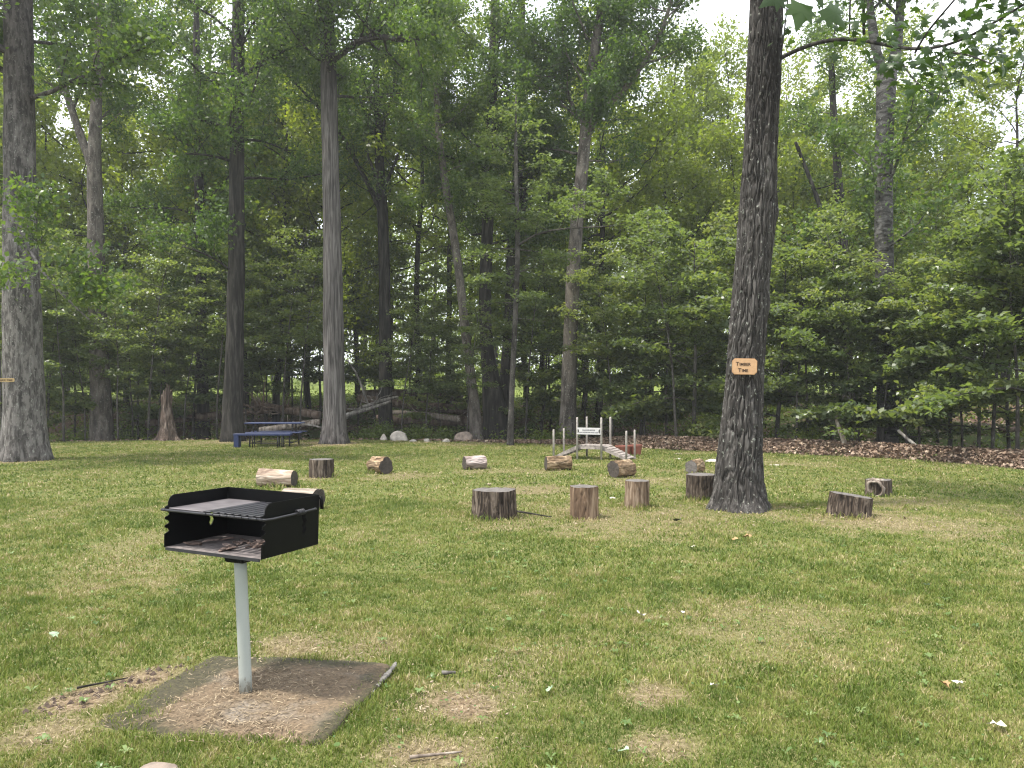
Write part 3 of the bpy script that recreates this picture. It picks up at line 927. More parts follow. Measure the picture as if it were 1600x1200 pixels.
for i, (px, Y, v_, s_) in enumerate(LEFT):
    x = (px - 800) / F * Y
    place(US[v_], (x, Y, tz(x, Y) - .05), rp.random() * 6.28, s_, LL[i], 'layered understory trees left of the toy bridge')
SAPS = [(60, 28.6), (100, 28.0), (72, 30.2), (185, 28.2), (232, 29.2), (245, 30), (205, 31), (418, 33), (440, 30.5), (285, 30), (340, 29.5), (665, 31), (958, 27.3), (1058, 24.4),
        (1165, 26.5), (1245, 23.5), (1330, 22.3), (1440, 21.6), (1500, 20.9), (1590, 18.9), (5, 27.8), (728, 29), (820, 30), (135, 29.5), (262, 31.5), (385, 31), (470, 29.8), (625, 30.5), (1010, 27.5), (1375, 21.9), (1550, 19.9)]
SL = ['thin dark sapling closest to the right side of the shaggy trunk', 'thin dark sapling between shaggy and pale forked trunks, nearest the lawn', 'thin sapling set back between shaggy and pale forked trunks',
      'bent thin sapling just right of the pale forked trunk', 'thin sapling midway between pale forked trunk and red snag', 'thin sapling touching the left side of the red snag', 'thin sapling set back right of the pale forked trunk',
      'thin sapling on the bank above the picnic table', 'thin sapling between picnic table and grey column trunk', 'thin sapling just right of the red snag', 'thin sapling just left of the knotty trunk',
      'thin sapling on the bank between the two boulders', 'thin sapling behind the high posts of the toy bridge', 'thin sapling on the leaf bank between red tubs and plaque tree', 'thin sapling set back left of the plaque tree',
      'thin sapling just right of the plaque tree on the leaf bank', 'thin sapling beside the leaning pale dead stem', 'thin sapling right of the bent stick on the leaf bank', 'thin sapling behind the end of the long grey branch',
      'thin sapling at the right edge of the leaf bank', 'thin sapling at the very left edge of the photo', 'thin sapling left of the leaning pale trunk by the brown boulder', 'thin sapling just right of the slender grey sapling',
      'thin sapling just left of the pale forked trunk', 'thin sapling rising behind the red snag', 'thin sapling behind the middle of the picnic table', 'thin sapling touching the left side of grey column trunk', 'thin sapling on the bank above the large pale boulder',
      'thin sapling behind the red tubs', 'thin sapling in front of the banded trunk', 'thin sapling above the right part of the leaf bank']
for i, (px, Y) in enumerate(SAPS):
    x = (px - 800) / F * Y
    o_ = place(SAP[i % 2], (x, Y, tz(x, Y) - .05), rp.random() * 6.28, rp.uniform(.85, 1.15), SL[i], 'thin saplings along the wood edge', 'sapling')

# ------------------------------------------------------------------ forest trees behind the creek
FT = [make_variant('forest_tree', 200 + i, h, R0, z0, nl, nf, 'can', .19, BARK_DARK, LEAF_FAR, .17, (.1, .9), .3, .8, .55)
      for i, (h, R0, z0, nl, nf) in enumerate([(20, 4.2, 5.5, 34, 13500), (23, 4.0, 8, 34, 13500), (17, 3.8, 4.2, 30, 11000), (14, 3.6, 3.2, 26, 9000)])]
spots = []
rq = random.Random(11)
tries = 0
while len(spots) < 54 and tries < 6000:
    tries += 1
    Y = rq.uniform(34.5, 47)
    X = rq.uniform(-.78, .78) * Y
    if all((X - a) ** 2 + (Y - b) ** 2 > 3.3 ** 2 for a, b in spots): spots.append((X, Y))
spots = [(a, b) for a, b in spots if not (abs(800 + a / b * F - 598) < 50 and b < 44)]
for X, Y in spots + [((1045 - 800) / F * 43, 43.0), ((1098 - 800) / F * 45.5, 45.5), ((1150 - 800) / F * 43.5, 43.5), ((1225 - 800) / F * 46, 46.0)]:
    px = 800 + X / Y * F
    v_ = rq.choice([0, 1, 2, 3, 0, 2])
    s_ = rq.uniform(.85, 1.1)
    if 1000 < px < 1215: v_ = 3; s_ = rq.uniform(.85, 1.0)
    if 1000 < px < 1230 and Y in (43.0, 45.5, 43.5, 46.0): v_ = 0; s_ = 1.0
    if px > 1240: v_ = rq.choice([0, 2, 3, 2]); s_ = rq.uniform(.72, .98)
    if px < 500: lb, g_ = 'leafy tree deep in the wood on the left, behind the picnic table and snag', 'trees deep in the wood on the left'
    elif px < 1000: lb, g_ = 'leafy tree deep in the wood behind the fallen brown logs', 'trees deep in the wood in the middle'
    else: lb, g_ = 'leafy tree deep in the wood on the right beyond the layered beeches', 'trees deep in the wood on the right'
    place(FT[v_], (X, Y, tz(X, Y) - .1), rq.random() * 6.28, s_, lb, g_)

# ------------------------------------------------------------------ far wood (one uncountable mass)
rs = np.random.RandomState(77)
PP = []; mbw = MB()
for i in range(400):
    Y = rs.uniform(67, 120); X = rs.uniform(-.85, .85) * Y
    px = 800 + X / Y * F
    H = rs.uniform(18, 27)
    if 1000 < px < 1220: H = rs.uniform(18, 24) * (Y / 75) ** .5
    z0 = tz(X, Y)
    nc_ = 46
    q = rs.random(nc_)
    c = np.stack([X + rs.normal(size=nc_) * 2.3 * (1.1 - q * .7), Y + rs.normal(size=nc_) * 2.3 * (1.1 - q * .7), z0 + .3 + q ** 1.25 * H], 1)
    PP.append(c)
    if i < 130: mbw.tube([(X, Y, z0 - .3), (X + rs.normal() * .3, Y, z0 + H * .5), (X + rs.normal() * .6, Y, z0 + H * .9)], [.2, .14, .05], 5, cap=False)
PP = np.concatenate(PP)
n = 400000
i = rs.randint(len(PP), size=n)
P = PP[i] + rs.normal(size=(n, 3)) * np.array([.75, .75, .5])
L = .30 * (.6 + .8 * rs.random(n))
rnd = np.clip(.3 * rs.random(len(PP))[i] + .3 + .35 * rs.random(n), 0, 1)
me = leaf_mesh('far_wood', P, rnd_normals(rs, n, .35), L, L * .65, rnd, rs)
fw = link('far_wood', me, LEAF_FAR)
tag(fw, 'dense mass of distant sunlit woodland closing the view behind all other trees', 'woodland', kind='stuff')
tk = mbw.build('far_trunks', BARK_DARK, None, True)
tag(tk, 'crowd of distant dark trunks inside the far woodland mass', 'woodland', kind='stuff')

# ------------------------------------------------------------------ low growth on the creek banks
rs = np.random.RandomState(5)
n = 3200
X = rs.uniform(-32, 26, n); s_ = rs.uniform(.6, 24, n) ** 1.0
Y = edge(X) + s_
dens = fbm(X * .35, Y * .35, 55)
rightside = (X > 2) & (s_ < 3.0)
keep = (dens > .47) & (~rightside)
X = X[keep]; Y = Y[keep]
cz = terr(X, Y)
hh = .18 + .35 * rs.random(len(X))
k = 44
P = np.repeat(np.stack([X, Y, cz], 1), k, 0)
hr = np.repeat(hh, k)
P = P + np.stack([rs.normal(size=len(P)) * .28, rs.normal(size=len(P)) * .28, np.abs(rs.normal(size=len(P))) * hr * .8], 1)
L = .11 * (.6 + .8 * rs.random(len(P)))
me = leaf_mesh('undergrowth', P, rnd_normals(rs, len(P), .5), L, L * .6, np.clip(rs.random(len(P)) * .6 + np.repeat(rs.random(len(X)), k) * .4, 0, 1), rs)
tag(link('undergrowth', me, LEAF_LOW), 'low green plants covering the creek banks under the trees', 'ground cover', kind='stuff')

# bushes at the creek edge (px, Y, r, h)
def bush(px, Y, r, h, seed, label):
    rs = np.random.RandomState(seed)
    x = (px - 800) / F * Y
    root = empty('bush', (x, Y, tz(x, Y)), 0, label, 'bush')
    mb = MB(); segs = []
    for j in range(16):
        az = rs.random() * 6.28; e = rs.uniform(.25, 1.3)
        pts = curve((0, 0, 0), (math.cos(az) * math.cos(e), math.sin(az) * math.cos(e), math.sin(e)), h * 1.1, 5, rs, .15, .03)
        pts = [q * np.array([r / h, r / h, 1]) for q in pts]
        mb.tube([Vector(q) for q in pts], [.012, .01, .009, .007, .005, .004], 4, cap=False)
        for a, b in zip(pts[1:-1], pts[2:]): segs.append((a, b, 1))
    mb.build('stems', BARK_SMOOTH, root)
    link('foliage', leaves_on('foliage', segs, 1800, rs, 'can', .085, spread=.13), LEAF_LOW, root)
bush(590, 29.6, .9, .75, 1, 'low dark green bush between grey column trunk and pointed white rock')
bush(655, 29.2, .8, .6, 2, 'dark low bush right of the big pale boulder')
bush(700, 29.4, .8, .7, 3, 'dark low bush left of the rounded brown boulder')
bush(1075, 25.2, 1.0, .9, 4, 'mid green bush behind the leaf bank left of the plaque tree')
bush(560, 30.2, .9, .5, 5, 'low green bush at the foot of the driftwood, right of the grey trunk')
bush(1262, 23.3, 1.0, .8, 6, 'green bush in the shade just right of the plaque tree behind leaf bank')
bush(1540, 20.6, .9, .6, 7, 'low yellowish bush at the far right behind the leaf bank')
bush(125, 29.8, 1.0, .6, 8, 'low bush behind lawn between shaggy tree and pale trunk')
bush(425, 30.0, .8, .5, 9, 'low bush behind the blue picnic table')

# ------------------------------------------------------------------ leaf litter bank
rs = np.random.RandomState(9)
n = 52000
X = rs.uniform(-3.5, 19, n)
w_ = smooth(-3.5, 4, X)
s_ = rs.uniform(-.25, 3.2, n)
keep = rs.random(n) < (.15 + .85 * w_) * (1 - .6 * smooth(2.2, 3.2, s_)) * smooth(-.5, .25, s_ + .3 * rs.normal(size=n))
X = X[keep]; Y = (edge(X) + s_[keep])
P = np.stack([X, Y, terr(X, Y) + .01 + .045 * rs.random(len(X))], 1)
L = .10 * (.6 + .8 * rs.random(len(X)))
me = leaf_mesh('leaf_litter', P, rnd_normals(rs, len(X), .5), L, L * .7, rs.random(len(X)), rs)
m, t, p, out = mat_new('dry_leaves')
a = N(t, 'ShaderNodeAttribute', attribute_name='rnd')
t.links.new(ramp(t, a.outputs['Fac'], [(0, (0.06, 0.036, 0.023)), (.4, (0.155, 0.102, 0.068)), (.8, (0.26, 0.18, 0.125)), (1, (0.40, 0.32, 0.24))]), p.inputs['Base Color'])
p.inputs['Roughness'].default_value = .7
DRY = m
tag(link('leaf_litter', me, DRY), 'long bank of brown fallen leaves along the right lawn edge', 'fallen leaves', kind='stuff')
# thinner litter over the far banks
n = 30000
X = rs.uniform(-30, 24, n); Y = edge(X) + rs.uniform(.2, 20, n)
P = np.stack([X, Y, terr(X, Y) + .01 + .03 * rs.random(n)], 1)
L = .13 * (.6 + .8 * rs.random(n))
me = leaf_mesh('forest_floor_leaves', P, rnd_normals(rs, n, .6), L, L * .7, rs.random(n), rs)
tag(link('forest_floor_leaves', me, DRY), 'brown fallen leaves strewn on the forest floor beyond the creek', 'fallen leaves', kind='stuff')

# ------------------------------------------------------------------ grass
SLAB_C = Vector((-1.385, 4.07)); SLAB_A = math.radians(-10.8); SLAB_H = .61
def in_slab(x, y, pad=0):
    dx = x - SLAB_C.x; dy = y - SLAB_C.y
    c, s = math.cos(-SLAB_A), math.sin(-SLAB_A)
    u = dx * c - dy * s; v = dx * s + dy * c
    return u, v
def grass_zone(y0, y1, dens, h0, wid, seed, curl=.5):
    rs = np.random.RandomState(seed)
    half = .70
    area = half * (y1 ** 2 - y0 ** 2) + 1.0
    n = int(area * dens)
    Y = np.sqrt(rs.random(n) * (y1 ** 2 - y0 ** 2) + y0 ** 2)
    X = rs.uniform(-half, half, n) * Y + rs.normal(size=n) * .02
    b = bare(X, Y)
    u, v = in_slab(X, Y)
    slab = (np.abs(u) < SLAB_H) & (np.abs(v) < SLAB_H)
    buried = slab & (u - .0 < -.30 + 0.3 * (fbm(X * 6, Y * 6, 3) - .5)) & (v < -.1)
    front = slab & (v - .10 * u < -.42 + .2 * (fbm(X * 5, Y * 5, 8) - .5))
    s = Y - edge(X)
    tall = .6 * smooth(.42, .72, fbm(X * 1.6, Y * 1.6, 21)) + .8 * smooth(.55, .75, fbm(X * 6, Y * 6, 23, 3))
    rim_ = slab & (np.maximum(np.abs(u), np.abs(v)) > .56 - .12 * fbm(X * 7, Y * 7, 88)) & (rs.random(n) < .35)
    slab = slab & ~rim_
    keep = (rs.random(n) > b * .74) & ((~slab) | (front & (rs.random(n) < .85)) | (buried & (rs.random(n) < .3))) & (s < .1 + .3 * rs.normal(size=n))
    X = X[keep]; Y = Y[keep]; b = b[keep]; tall = tall[keep]; n = len(X)
    z = terr(X, Y)
    dryn = fbm(X * .8, Y * .8, 41); dry2 = fbm(X * 4, Y * 4, 43)
    dry = .29 + (dryn - .5) * .7 + (dry2 - .5) * 1.0 - .35 * smooth(.56, .72, fbm(X * 7, Y * 7, 47, 3)) + .3 * smooth(.58, .72, fbm(X * 9, Y * 9, 49, 3)) + b * .5 + rs.normal(size=n) * .22 + smooth(9, 20, Y) * .08
    straw = rs.random(n) < (.10 + .45 * b)
    dry = np.where(straw, .85 + .15 * rs.random(n), dry)
    dry = np.clip(dry, 0, 1)
    h = h0 * (.45 + .8 * rs.random(n)) * (.75 + .7 * tall) * (1 - .45 * b)
    for a_, b_, r_ in ((772, 812, .3), (912, 811, .19), (995, 795, .18), (1096, 783, .24), (1326, 811, .28), (501, 746, .23), (433, 761, .33), (593, 740, .22), (741, 734, .25), (872, 736, .28), (971, 747, .25), (1086, 741, .2), (1373, 776, .25), (1153, 797, .45)):
        yy_ = EYE * F / (b_ - HZ) + r_ * .6; dd_ = np.hypot(X - (a_ - 800) / F * yy_, Y - yy_)
        h = h * (1 + 1.5 * np.exp(-(np.maximum(0, dd_ - r_) / .10) ** 2))
    az = rs.random(n) * 2 * PI
    lean = np.where(straw, 1.2 + rs.random(n) * 2.5, .25 + np.abs(rs.normal(size=n)) * .55)
    d = np.stack([np.cos(az), np.sin(az)], 1)
    az2 = rs.random(n) * 2 * PI
    wv = np.stack([np.cos(az2), np.sin(az2)], 1) * (wid * (.6 + .8 * rs.random(n)))[:, None] * .5
    hh = h / np.sqrt(1 + lean ** 2)
    rch = hh * lean
    B = np.stack([X, Y, z - .004], 1)
    M1 = B + np.concatenate([d * (rch * .35)[:, None], (hh * .62)[:, None]], 1)
    T = B + np.concatenate([d * rch[:, None], (hh * .95)[:, None]], 1)
    W3 = np.concatenate([wv, np.zeros((n, 1))], 1)
    V = np.stack([B - W3, B + W3, M1 + W3 * .85, M1 - W3 * .85, T], 1).reshape(-1, 3)
    b0 = np.arange(n) * 5
    loops = np.stack([b0, b0 + 1, b0 + 2, b0 + 3, b0 + 3, b0 + 2, b0 + 4], 1).ravel()
    starts = np.stack([np.arange(n) * 7, np.arange(n) * 7 + 4], 1).ravel()
    tot = np.tile([4, 3], n)
    return V, loops, starts, tot, np.repeat(dry, 2)
parts = [grass_zone(2.2, 4.2, 15000, .036, .0042, 1), grass_zone(4.2, 7, 7500, .04, .006, 2), grass_zone(7, 12, 2700, .042, .0095, 3), grass_zone(12, 30, 560, .045, .02, 4)]
Vs = []; Ls = []; Ss = []; Ts = []; Ds = []; vo = lo = 0
for V_, l_, s_, t_, d_ in parts:
    Vs.append(V_); Ls.append(l_ + vo); Ss.append(s_ + lo); Ts.append(t_); Ds.append(d_)
    vo += len(V_); lo += len(l_)
me = mesh_np('grass', np.concatenate(Vs), np.concatenate(Ls), np.concatenate(Ss), np.concatenate(Ts), {'rnd': ('FACE', np.concatenate(Ds))})
m, t, p, out = mat_new('grass_blade')
a = N(t, 'ShaderNodeAttribute', attribute_name='rnd')
gc = ramp(t, a.outputs['Fac'], [(0, (0.085, 0.13, 0.018)), (.3, (0.155, 0.205, 0.034)), (.6, (0.235, 0.245, 0.062)), (.82, (0.30, 0.255, 0.11)), (1, (0.46, 0.38, 0.23))])
t.links.new(gc, p.inputs['Base Color'])
p.inputs['Roughness'].default_value = .55
p.inputs['Specular IOR Level'].default_value = .35
tr = t.nodes.new('ShaderNodeBsdfTranslucent'); t.links.new(gc, tr.inputs[0])
mx = t.nodes.new('ShaderNodeMixShader'); mx.inputs[0].default_value = .3
t.links.new(p.outputs[0], mx.inputs[1]); t.links.new(tr.outputs[0], mx.inputs[2]); t.links.new(mx.outputs[0], out.inputs[0])
GRASS = m
tag(link('grass', me, GRASS), 'mown patchy lawn grass of green and straw blades', 'grass', kind='stuff')

m, t, p, out = mat_new('straw')
a = N(t, 'ShaderNodeAttribute', attribute_name='rnd')
t.links.new(ramp(t, a.outputs['Fac'], [(0, (.085, .06, .035)), (.4, (.2, .15, .09)), (.75, (.33, .26, .165)), (1, (.48, .40, .28))]), p.inputs['Base Color'])
p.inputs['Roughness'].default_value = .7
STRAW = m
# clover and weed leaves in the lawn
rs = np.random.RandomState(3)
n = 3600
Y = np.sqrt(rs.random(n) * (9 ** 2 - 2.2 ** 2) + 2.2 ** 2); X = rs.uniform(-.7, .7, n) * Y
kk = (fbm(X * 1.6, Y * 1.6, 91) + .1 * rs.normal(size=n) > .52)
u, v = in_slab(X, Y); kk &= ~((np.abs(u) < .62) & (np.abs(v) < .62))
X = X[kk]; Y = Y[kk]; n = len(X)
Pc = np.stack([X, Y, terr(X, Y) + .022 + .012 * rs.random(n)], 1)
Nn = rnd_normals(rs, n, .72)
R_ = .004 + .006 * rs.random(n)
big = rs.random(n) < .008
R_[big] = .014 + .010 * rs.random(big.sum())
u = np.cross(Nn, rs.normal(size=(n, 3))); u /= np.linalg.norm(u, axis=1, keepdims=True); v = np.cross(Nn, u)
ring = []
for k_ in range(7):
    th = 2 * PI * k_ / 7
    ring.append(Pc + (u * math.cos(th) * 1.15 + v * math.sin(th) * .9) * R_[:, None])
V_ = np.stack(ring, 1).reshape(-1, 3)
me = quads_np('lawn_weeds', V_, np.arange(n * 7).reshape(n, 7), {'rnd': ('FACE', rs.random(n))})
tag(link('lawn_weeds', me, leaf_mat('weed_leaf', (0.06, 0.11, 0.03), (0.11, 0.17, 0.05), (0.18, 0.24, 0.09), .25, .1)), 'small clover and round weed leaves among the lawn grass', 'weeds', kind='stuff')

# broadleaf rosettes
rs = np.random.RandomState(19)
V_ = []; Q_ = []; RR = []
for k_ in range(230):
    y = math.sqrt(rs.random() * (8.5 ** 2 - 2.3 ** 2) + 2.3 ** 2); x = rs.uniform(-.68, .68) * y
    u_, v__ = in_slab(x, y)
    if abs(u_) < .6 and abs(v__) < .6: continue
    z_ = tz(x, y); nl_ = rs.randint(3, 8); a0 = rs.random() * 6.28; rr_ = rs.random()
    for j in range(nl_):
        a = a0 + 6.28 * j / nl_ + rs.normal() * .25; L_ = rs.uniform(.018, .042); w_2 = L_ * rs.uniform(.16, .3)
        d_ = np.array([math.cos(a), math.sin(a), 0]); n_ = np.array([-math.sin(a), math.cos(a), 0]); b0 = len(V_)
        o_ = np.array([x, y, z_ + .012])
        for q, ww, h_ in ((.1, .2, 0), (.45, .9, .35), (.8, .8, .45)):
            for sg_ in (-1, 1): V_.append(o_ + d_ * L_ * q + n_ * w_2 * ww * sg_ + np.array([0, 0, h_ * L_ + .006]))
        V_.append(o_ + d_ * L_ + np.array([0, 0, .35 * L_])); V_.append(V_[-1] + n_ * .001)
        Q_ += [(b0, b0 + 2, b0 + 3, b0 + 1), (b0 + 2, b0 + 4, b0 + 5, b0 + 3), (b0 + 4, b0 + 6, b0 + 7, b0 + 5)]; RR += [rr_] * 3
tag(link('lawn_rosettes', quads_np('lawn_rosettes', np.array(V_), np.array(Q_), {'rnd': ('FACE', np.array(RR))}), bpy.data.materials['weed_leaf']), 'flat leafy weed rosettes dotted through the near lawn', 'weeds', kind='stuff')

# straw clippings on bare patches and slab
n = 90000
X = np.concatenate([rs.uniform(-2.9, .8, 80000), rs.uniform(-1, 7, 10000)]); Y = np.concatenate([rs.uniform(2.9, 5.4, 80000), rs.uniform(3.0, 12, 10000)])
b = bare(X, Y); u, v = in_slab(X, Y)
slab = (np.abs(u) < .58) & (np.abs(v) < .58)
slabd = (.06 + .5 * (1 - smooth(.3, .5, np.maximum(np.abs(u), np.abs(v))))) * (.25 + .75 * smooth(-.45, .05, u + .3 * (fbm(X * 5, Y * 5, 61) - .5)))
kk = (rs.random(n) < b * .22) | (slab & (rs.random(n) < slabd))
X = X[kk]; Y = Y[kk]; slab = slab[kk]; n = len(X)
Z = terr(X, Y) + .006 + .012 * rs.random(n) + np.where(slab, .018, 0)
az = rs.random(n) * 6.28; Ln = .010 + .03 * rs.random(n); wd = .0008 + .0012 * rs.random(n)
d = np.stack([np.cos(az), np.sin(az), rs.normal(size=n) * .25], 1); sdv = np.stack([-np.sin(az), np.cos(az), rs.normal(size=n) * .3], 1)
c = np.stack([X, Y, Z], 1)
A = c - d * Ln[:, None] / 2; B = c + d * Ln[:, None] / 2; S_ = sdv * wd[:, None]
V_ = np.stack([A - S_, A + S_, B + S_, B - S_], 1).reshape(-1, 3)
me = quads_np('dry_clippings', V_, np.arange(n * 4).reshape(n, 4), {'rnd': ('FACE', np.clip(rs.normal(.34, .24, n), 0, 1))})
tag(link('dry_clippings', me, STRAW), 'dry straw clippings lying on the slab and the bare soil patches', 'grass clippings', kind='stuff')

# ------------------------------------------------------------------ concrete slab
sl = empty('concrete_slab', (SLAB_C.x, SLAB_C.y, 0), SLAB_A, 'square mossy concrete slab under the grill post, partly buried', 'slab')
nn_ = 60
V_ = []; F_ = []
for j in range(nn_ + 1):
    for i in range(nn_ + 1):
        u = -SLAB_H + 2 * SLAB_H * i / nn_; v = -SLAB_H + 2 * SLAB_H * j / nn_
        e = max(abs(u), abs(v))
        cr_ = (abs(u) ** 8 + abs(v) ** 8) ** (1 / 8)
        k_ = SLAB_H / max(cr_, 1e-6)
        nx_ = .012 * noise.noise(Vector((u * 6, v * 6, 1)))
        sc2 = min(1, k_) 
        z_ = .022 + .008 * noise.noise(Vector((u * 3, v * 3, 0))) + .004 * noise.noise(Vector((u * 18, v * 18, 5)))
        z_ += .014 * (u / SLAB_H)
        z_ += -.06 * float(smooth(-.34, -.60, v + .10 * noise.noise(Vector((u * 4, v * 4, 8))) - .10 * u))
        z_ = z_ - .012 * float(smooth(.53, .61, e))
        V_.append((u * sc2 + (nx_ if e > .55 else 0), v * sc2 + (nx_ if e > .55 else 0), z_))
for j in range(nn_):
    for i in range(nn_):
        a = j * (nn_ + 1) + i
        F_.append((a, a + 1, a + nn_ + 2, a + nn_ + 1))
rim = [i for i in range(nn_ + 1)] + [(j + 1) * (nn_ + 1) - 1 for j in range(1, nn_ + 1)] + [nn_ * (nn_ + 1) + i for i in range(nn_ - 1, -1, -1)] + [j * (nn_ + 1) for j in range(nn_ - 1, 0, -1)]
b0 = len(V_)
for q in rim: V_.append((V_[q][0] * 1.012, V_[q][1] * 1.012, -.08))
for k_ in range(len(rim)):
    j = (k_ + 1) % len(rim)
    F_.append((rim[k_], b0 + k_, b0 + j, rim[j]))
m, t, p, out = mat_new('mossy_concrete')
v = coords(t)
n1 = noise_(t, v, 4.5, 6, .65); n2 = noise_(t, v, 60, 5, .7); n3 = noise_(t, v, 2.2, 4)
sx = N(t, 'ShaderNodeSeparateXYZ'); t.links.new(v, sx.inputs[0])
ed = math_(t, 'MAXIMUM', math_(t, 'ABSOLUTE', sx.outputs[0]), math_(t, 'ABSOLUTE', sx.outputs[1]))
ed = math_(t, 'ADD', ed, math_(t, 'MULTIPLY', math_(t, 'SUBTRACT', n1, .5), .5))
ed = math_(t, 'SUBTRACT', ed, math_(t, 'MULTIPLY', sx.outputs[0], .22))
soil = ramp(t, n2, [(.3, (.065, .046, .028)), (.7, (.19, .135, .082))])
conc = ramp(t, n2, [(.3, (.17, .16, .14)), (.7, (.36, .34, .31))])
moss = ramp(t, n2, [(.3, (.022, .019, .011)), (.55, (.05, .044, .02)), (.75, (.105, .09, .04))])
c1 = mixc(t, ramp(t, n3, [(.55, (0, 0, 0)), (.7, (.5, .5, .5))]), soil, conc)
c2 = mixc(t, ramp(t, ed, [(.36, (0, 0, 0)), (.47, (1, 1, 1))]), c1, moss)
t.links.new(c2, p.inputs['Base Color']); p.inputs['Roughness'].default_value = .95
bump(t, p, math_(t, 'ADD', n2, n1), .8, .008)
mb = MB(); mb.add(V_, F_)
mb.build('slab', m, sl, True)
# worn bright concrete along the right edge
mb = MB()
rr = random.Random(2)
pts = [(SLAB_H + .004, .60 - .02 * k_ * 1.0, .052 - .0016 * k_) for k_ in range(0, 48)]
prev = None
for k_ in range(0, 44):
    v0 = .585 - k_ * .02
    if rr.random() < .35 and k_ > 9: continue
    h_ = .012 + .010 * rr.random()
    mb.box((SLAB_H - .004 + .006 * rr.random(), v0 - .02, .034 - .0012 * k_), (.014 + .016 * rr.random(), .024, h_), rr.uniform(-.25, .25), bev=.004)
mb.build('worn_edge', plain('pale_concrete', (.20, .185, .165), .9, .25, 40, 0, .004), sl)

# ------------------------------------------------------------------ grill
BLACK = plain('black_steel', (0.0022, 0.0024, 0.0028), .5, .3, 12, 0, 0, .12)
m, t, p, out = mat_new('worn_grate_plate')
v = coords(t); n1 = noise_(t, v, 9, 5, .6)
t.links.new(ramp(t, n1, [(.3, (.09, .08, .085)), (.7, (.17, .155, .16))]), p.inputs['Base Color']); p.inputs['Roughness'].default_value = .5; p.inputs['Metallic'].default_value = .3
PLATE = m
GRATE = plain('grate_steel', (0.03, 0.03, 0.035), .45, .2, 15, .2)
ASH = plain('ash_floor', (0.15, 0.13, 0.125), .9, .3, 22, 0, .004)
yaw = math.radians(-22.5)
W, D, H = .655, .465, .215
c2 = Vector((-1.487, 4.245, .778))
gr = empty('park_grill', (-1.425, 4.12, .02), 0, 'black steel park grill on a pale painted post, standing on the slab', 'grill')
body = empty('firebox', (0, 0, 0)); body.parent = gr
body.location = c2 - Vector(gr.location); body.rotation_euler = (math.radians(-.5), math.radians(1.2), yaw)
th = .005
# box: x across the open front (front at -y), y depth
def wall_profile(front_cut=True):
    """side wall outline in (y,z) seen from the side: front edge has saw teeth, upper front corner rounded"""
    pts = [(-D / 2, 0), (D / 2, 0), (D / 2, H + .065)]
    r = .045
    yf = -D / 2 + .02
    top = H + .065
    for k_ in range(7):
        a = PI / 2 + (PI / 2) * k_ / 6
        pts.append((yf + r + r * math.cos(a), top - r + r * math.sin(a)))
    pts += [(yf, H + .012), (-D / 2, H + .004), (-D / 2, H - .006)]
    for k_ in range(3):            # notches down the front edge
        z1 = H - .018 - k_ * .045
        pts += [(-D / 2, z1), (-D / 2 + .022, z1 - .008), (-D / 2 + .030, z1 - .02), (-D / 2 + .022, z1 - .026), (-D / 2, z1 - .034)]
    return pts
def slot_side(sx):
    pr = wall_profile()
    me_v = [(a, b) for a, b in pr]
    mb = MB()
    n = len(pr)
    x0 = sx * W / 2 - th / 2; x1 = x0 + th
    # wall pierced by a zigzag slot: built with bmesh triangulation of outline + hole
    import bmesh
    bm = bmesh.new()
    hole = [(.085, H * .93), (.115, H * .93), (.115, H * .78), (.128, H * .70), (.113, H * .58), (.126, H * .48), (.113, H * .38), (.10, H * .33), (.088, H * .42), (.098, H * .52), (.086, H * .60), (.098, H * .68), (.086, H * .76)]
    ov = [bm.verts.new((x0, a, b)) for a, b in pr]; hv = [bm.verts.new((x0, a, b)) for a, b in hole]
    es = [bm.edges.new((ov[i], ov[(i + 1) % n])) for i in range(n)] + [bm.edges.new((hv[i], hv[(i + 1) % len(hv)])) for i in range(len(hv))]
    bmesh.ops.triangle_fill(bm, edges=es, use_beauty=True, use_dissolve=False)
    r_ = bmesh.ops.extrude_face_region(bm, geom=bm.faces[:])
    for v_ in r_['geom']:
        if isinstance(v_, bmesh.types.BMVert): v_.co.x += th
    bmesh.ops.recalc_face_normals(bm, faces=bm.faces)
    me = bpy.data.meshes.new('side_wall'); bm.to_mesh(me); bm.free()
    return link('side_wall', me, BLACK, body)
slot_side(-1); slot_side(1)
mb = MB()
hb = H + .065
mb.prism([(-W / 2, 0), (W / 2, 0), (W / 2, hb), (-W / 2, hb)], D / 2, D / 2 + th)
mb.build('back_wall', BLACK, body)
mb = MB(); mb.box((0, 0, 0.0), (W - .012, D - .004, .006)); mb.build('floor_plate', ASH, body)
mb = MB(); mb.box((0, -D / 2 + .001, -.006), (W - .02, .006, .016)); mb.build('front_lip', GRATE, body)
# back-right lip curl
mb = MB(); mb.tube([(W / 2 + .004, D / 2 + .006, hb - .01), (W / 2 + .016, D / 2 + .008, hb - .03), (W / 2 + .018, D / 2 + .008, hb - .08)], .01, 8); mb.build('corner_roll', BLACK, body, True)
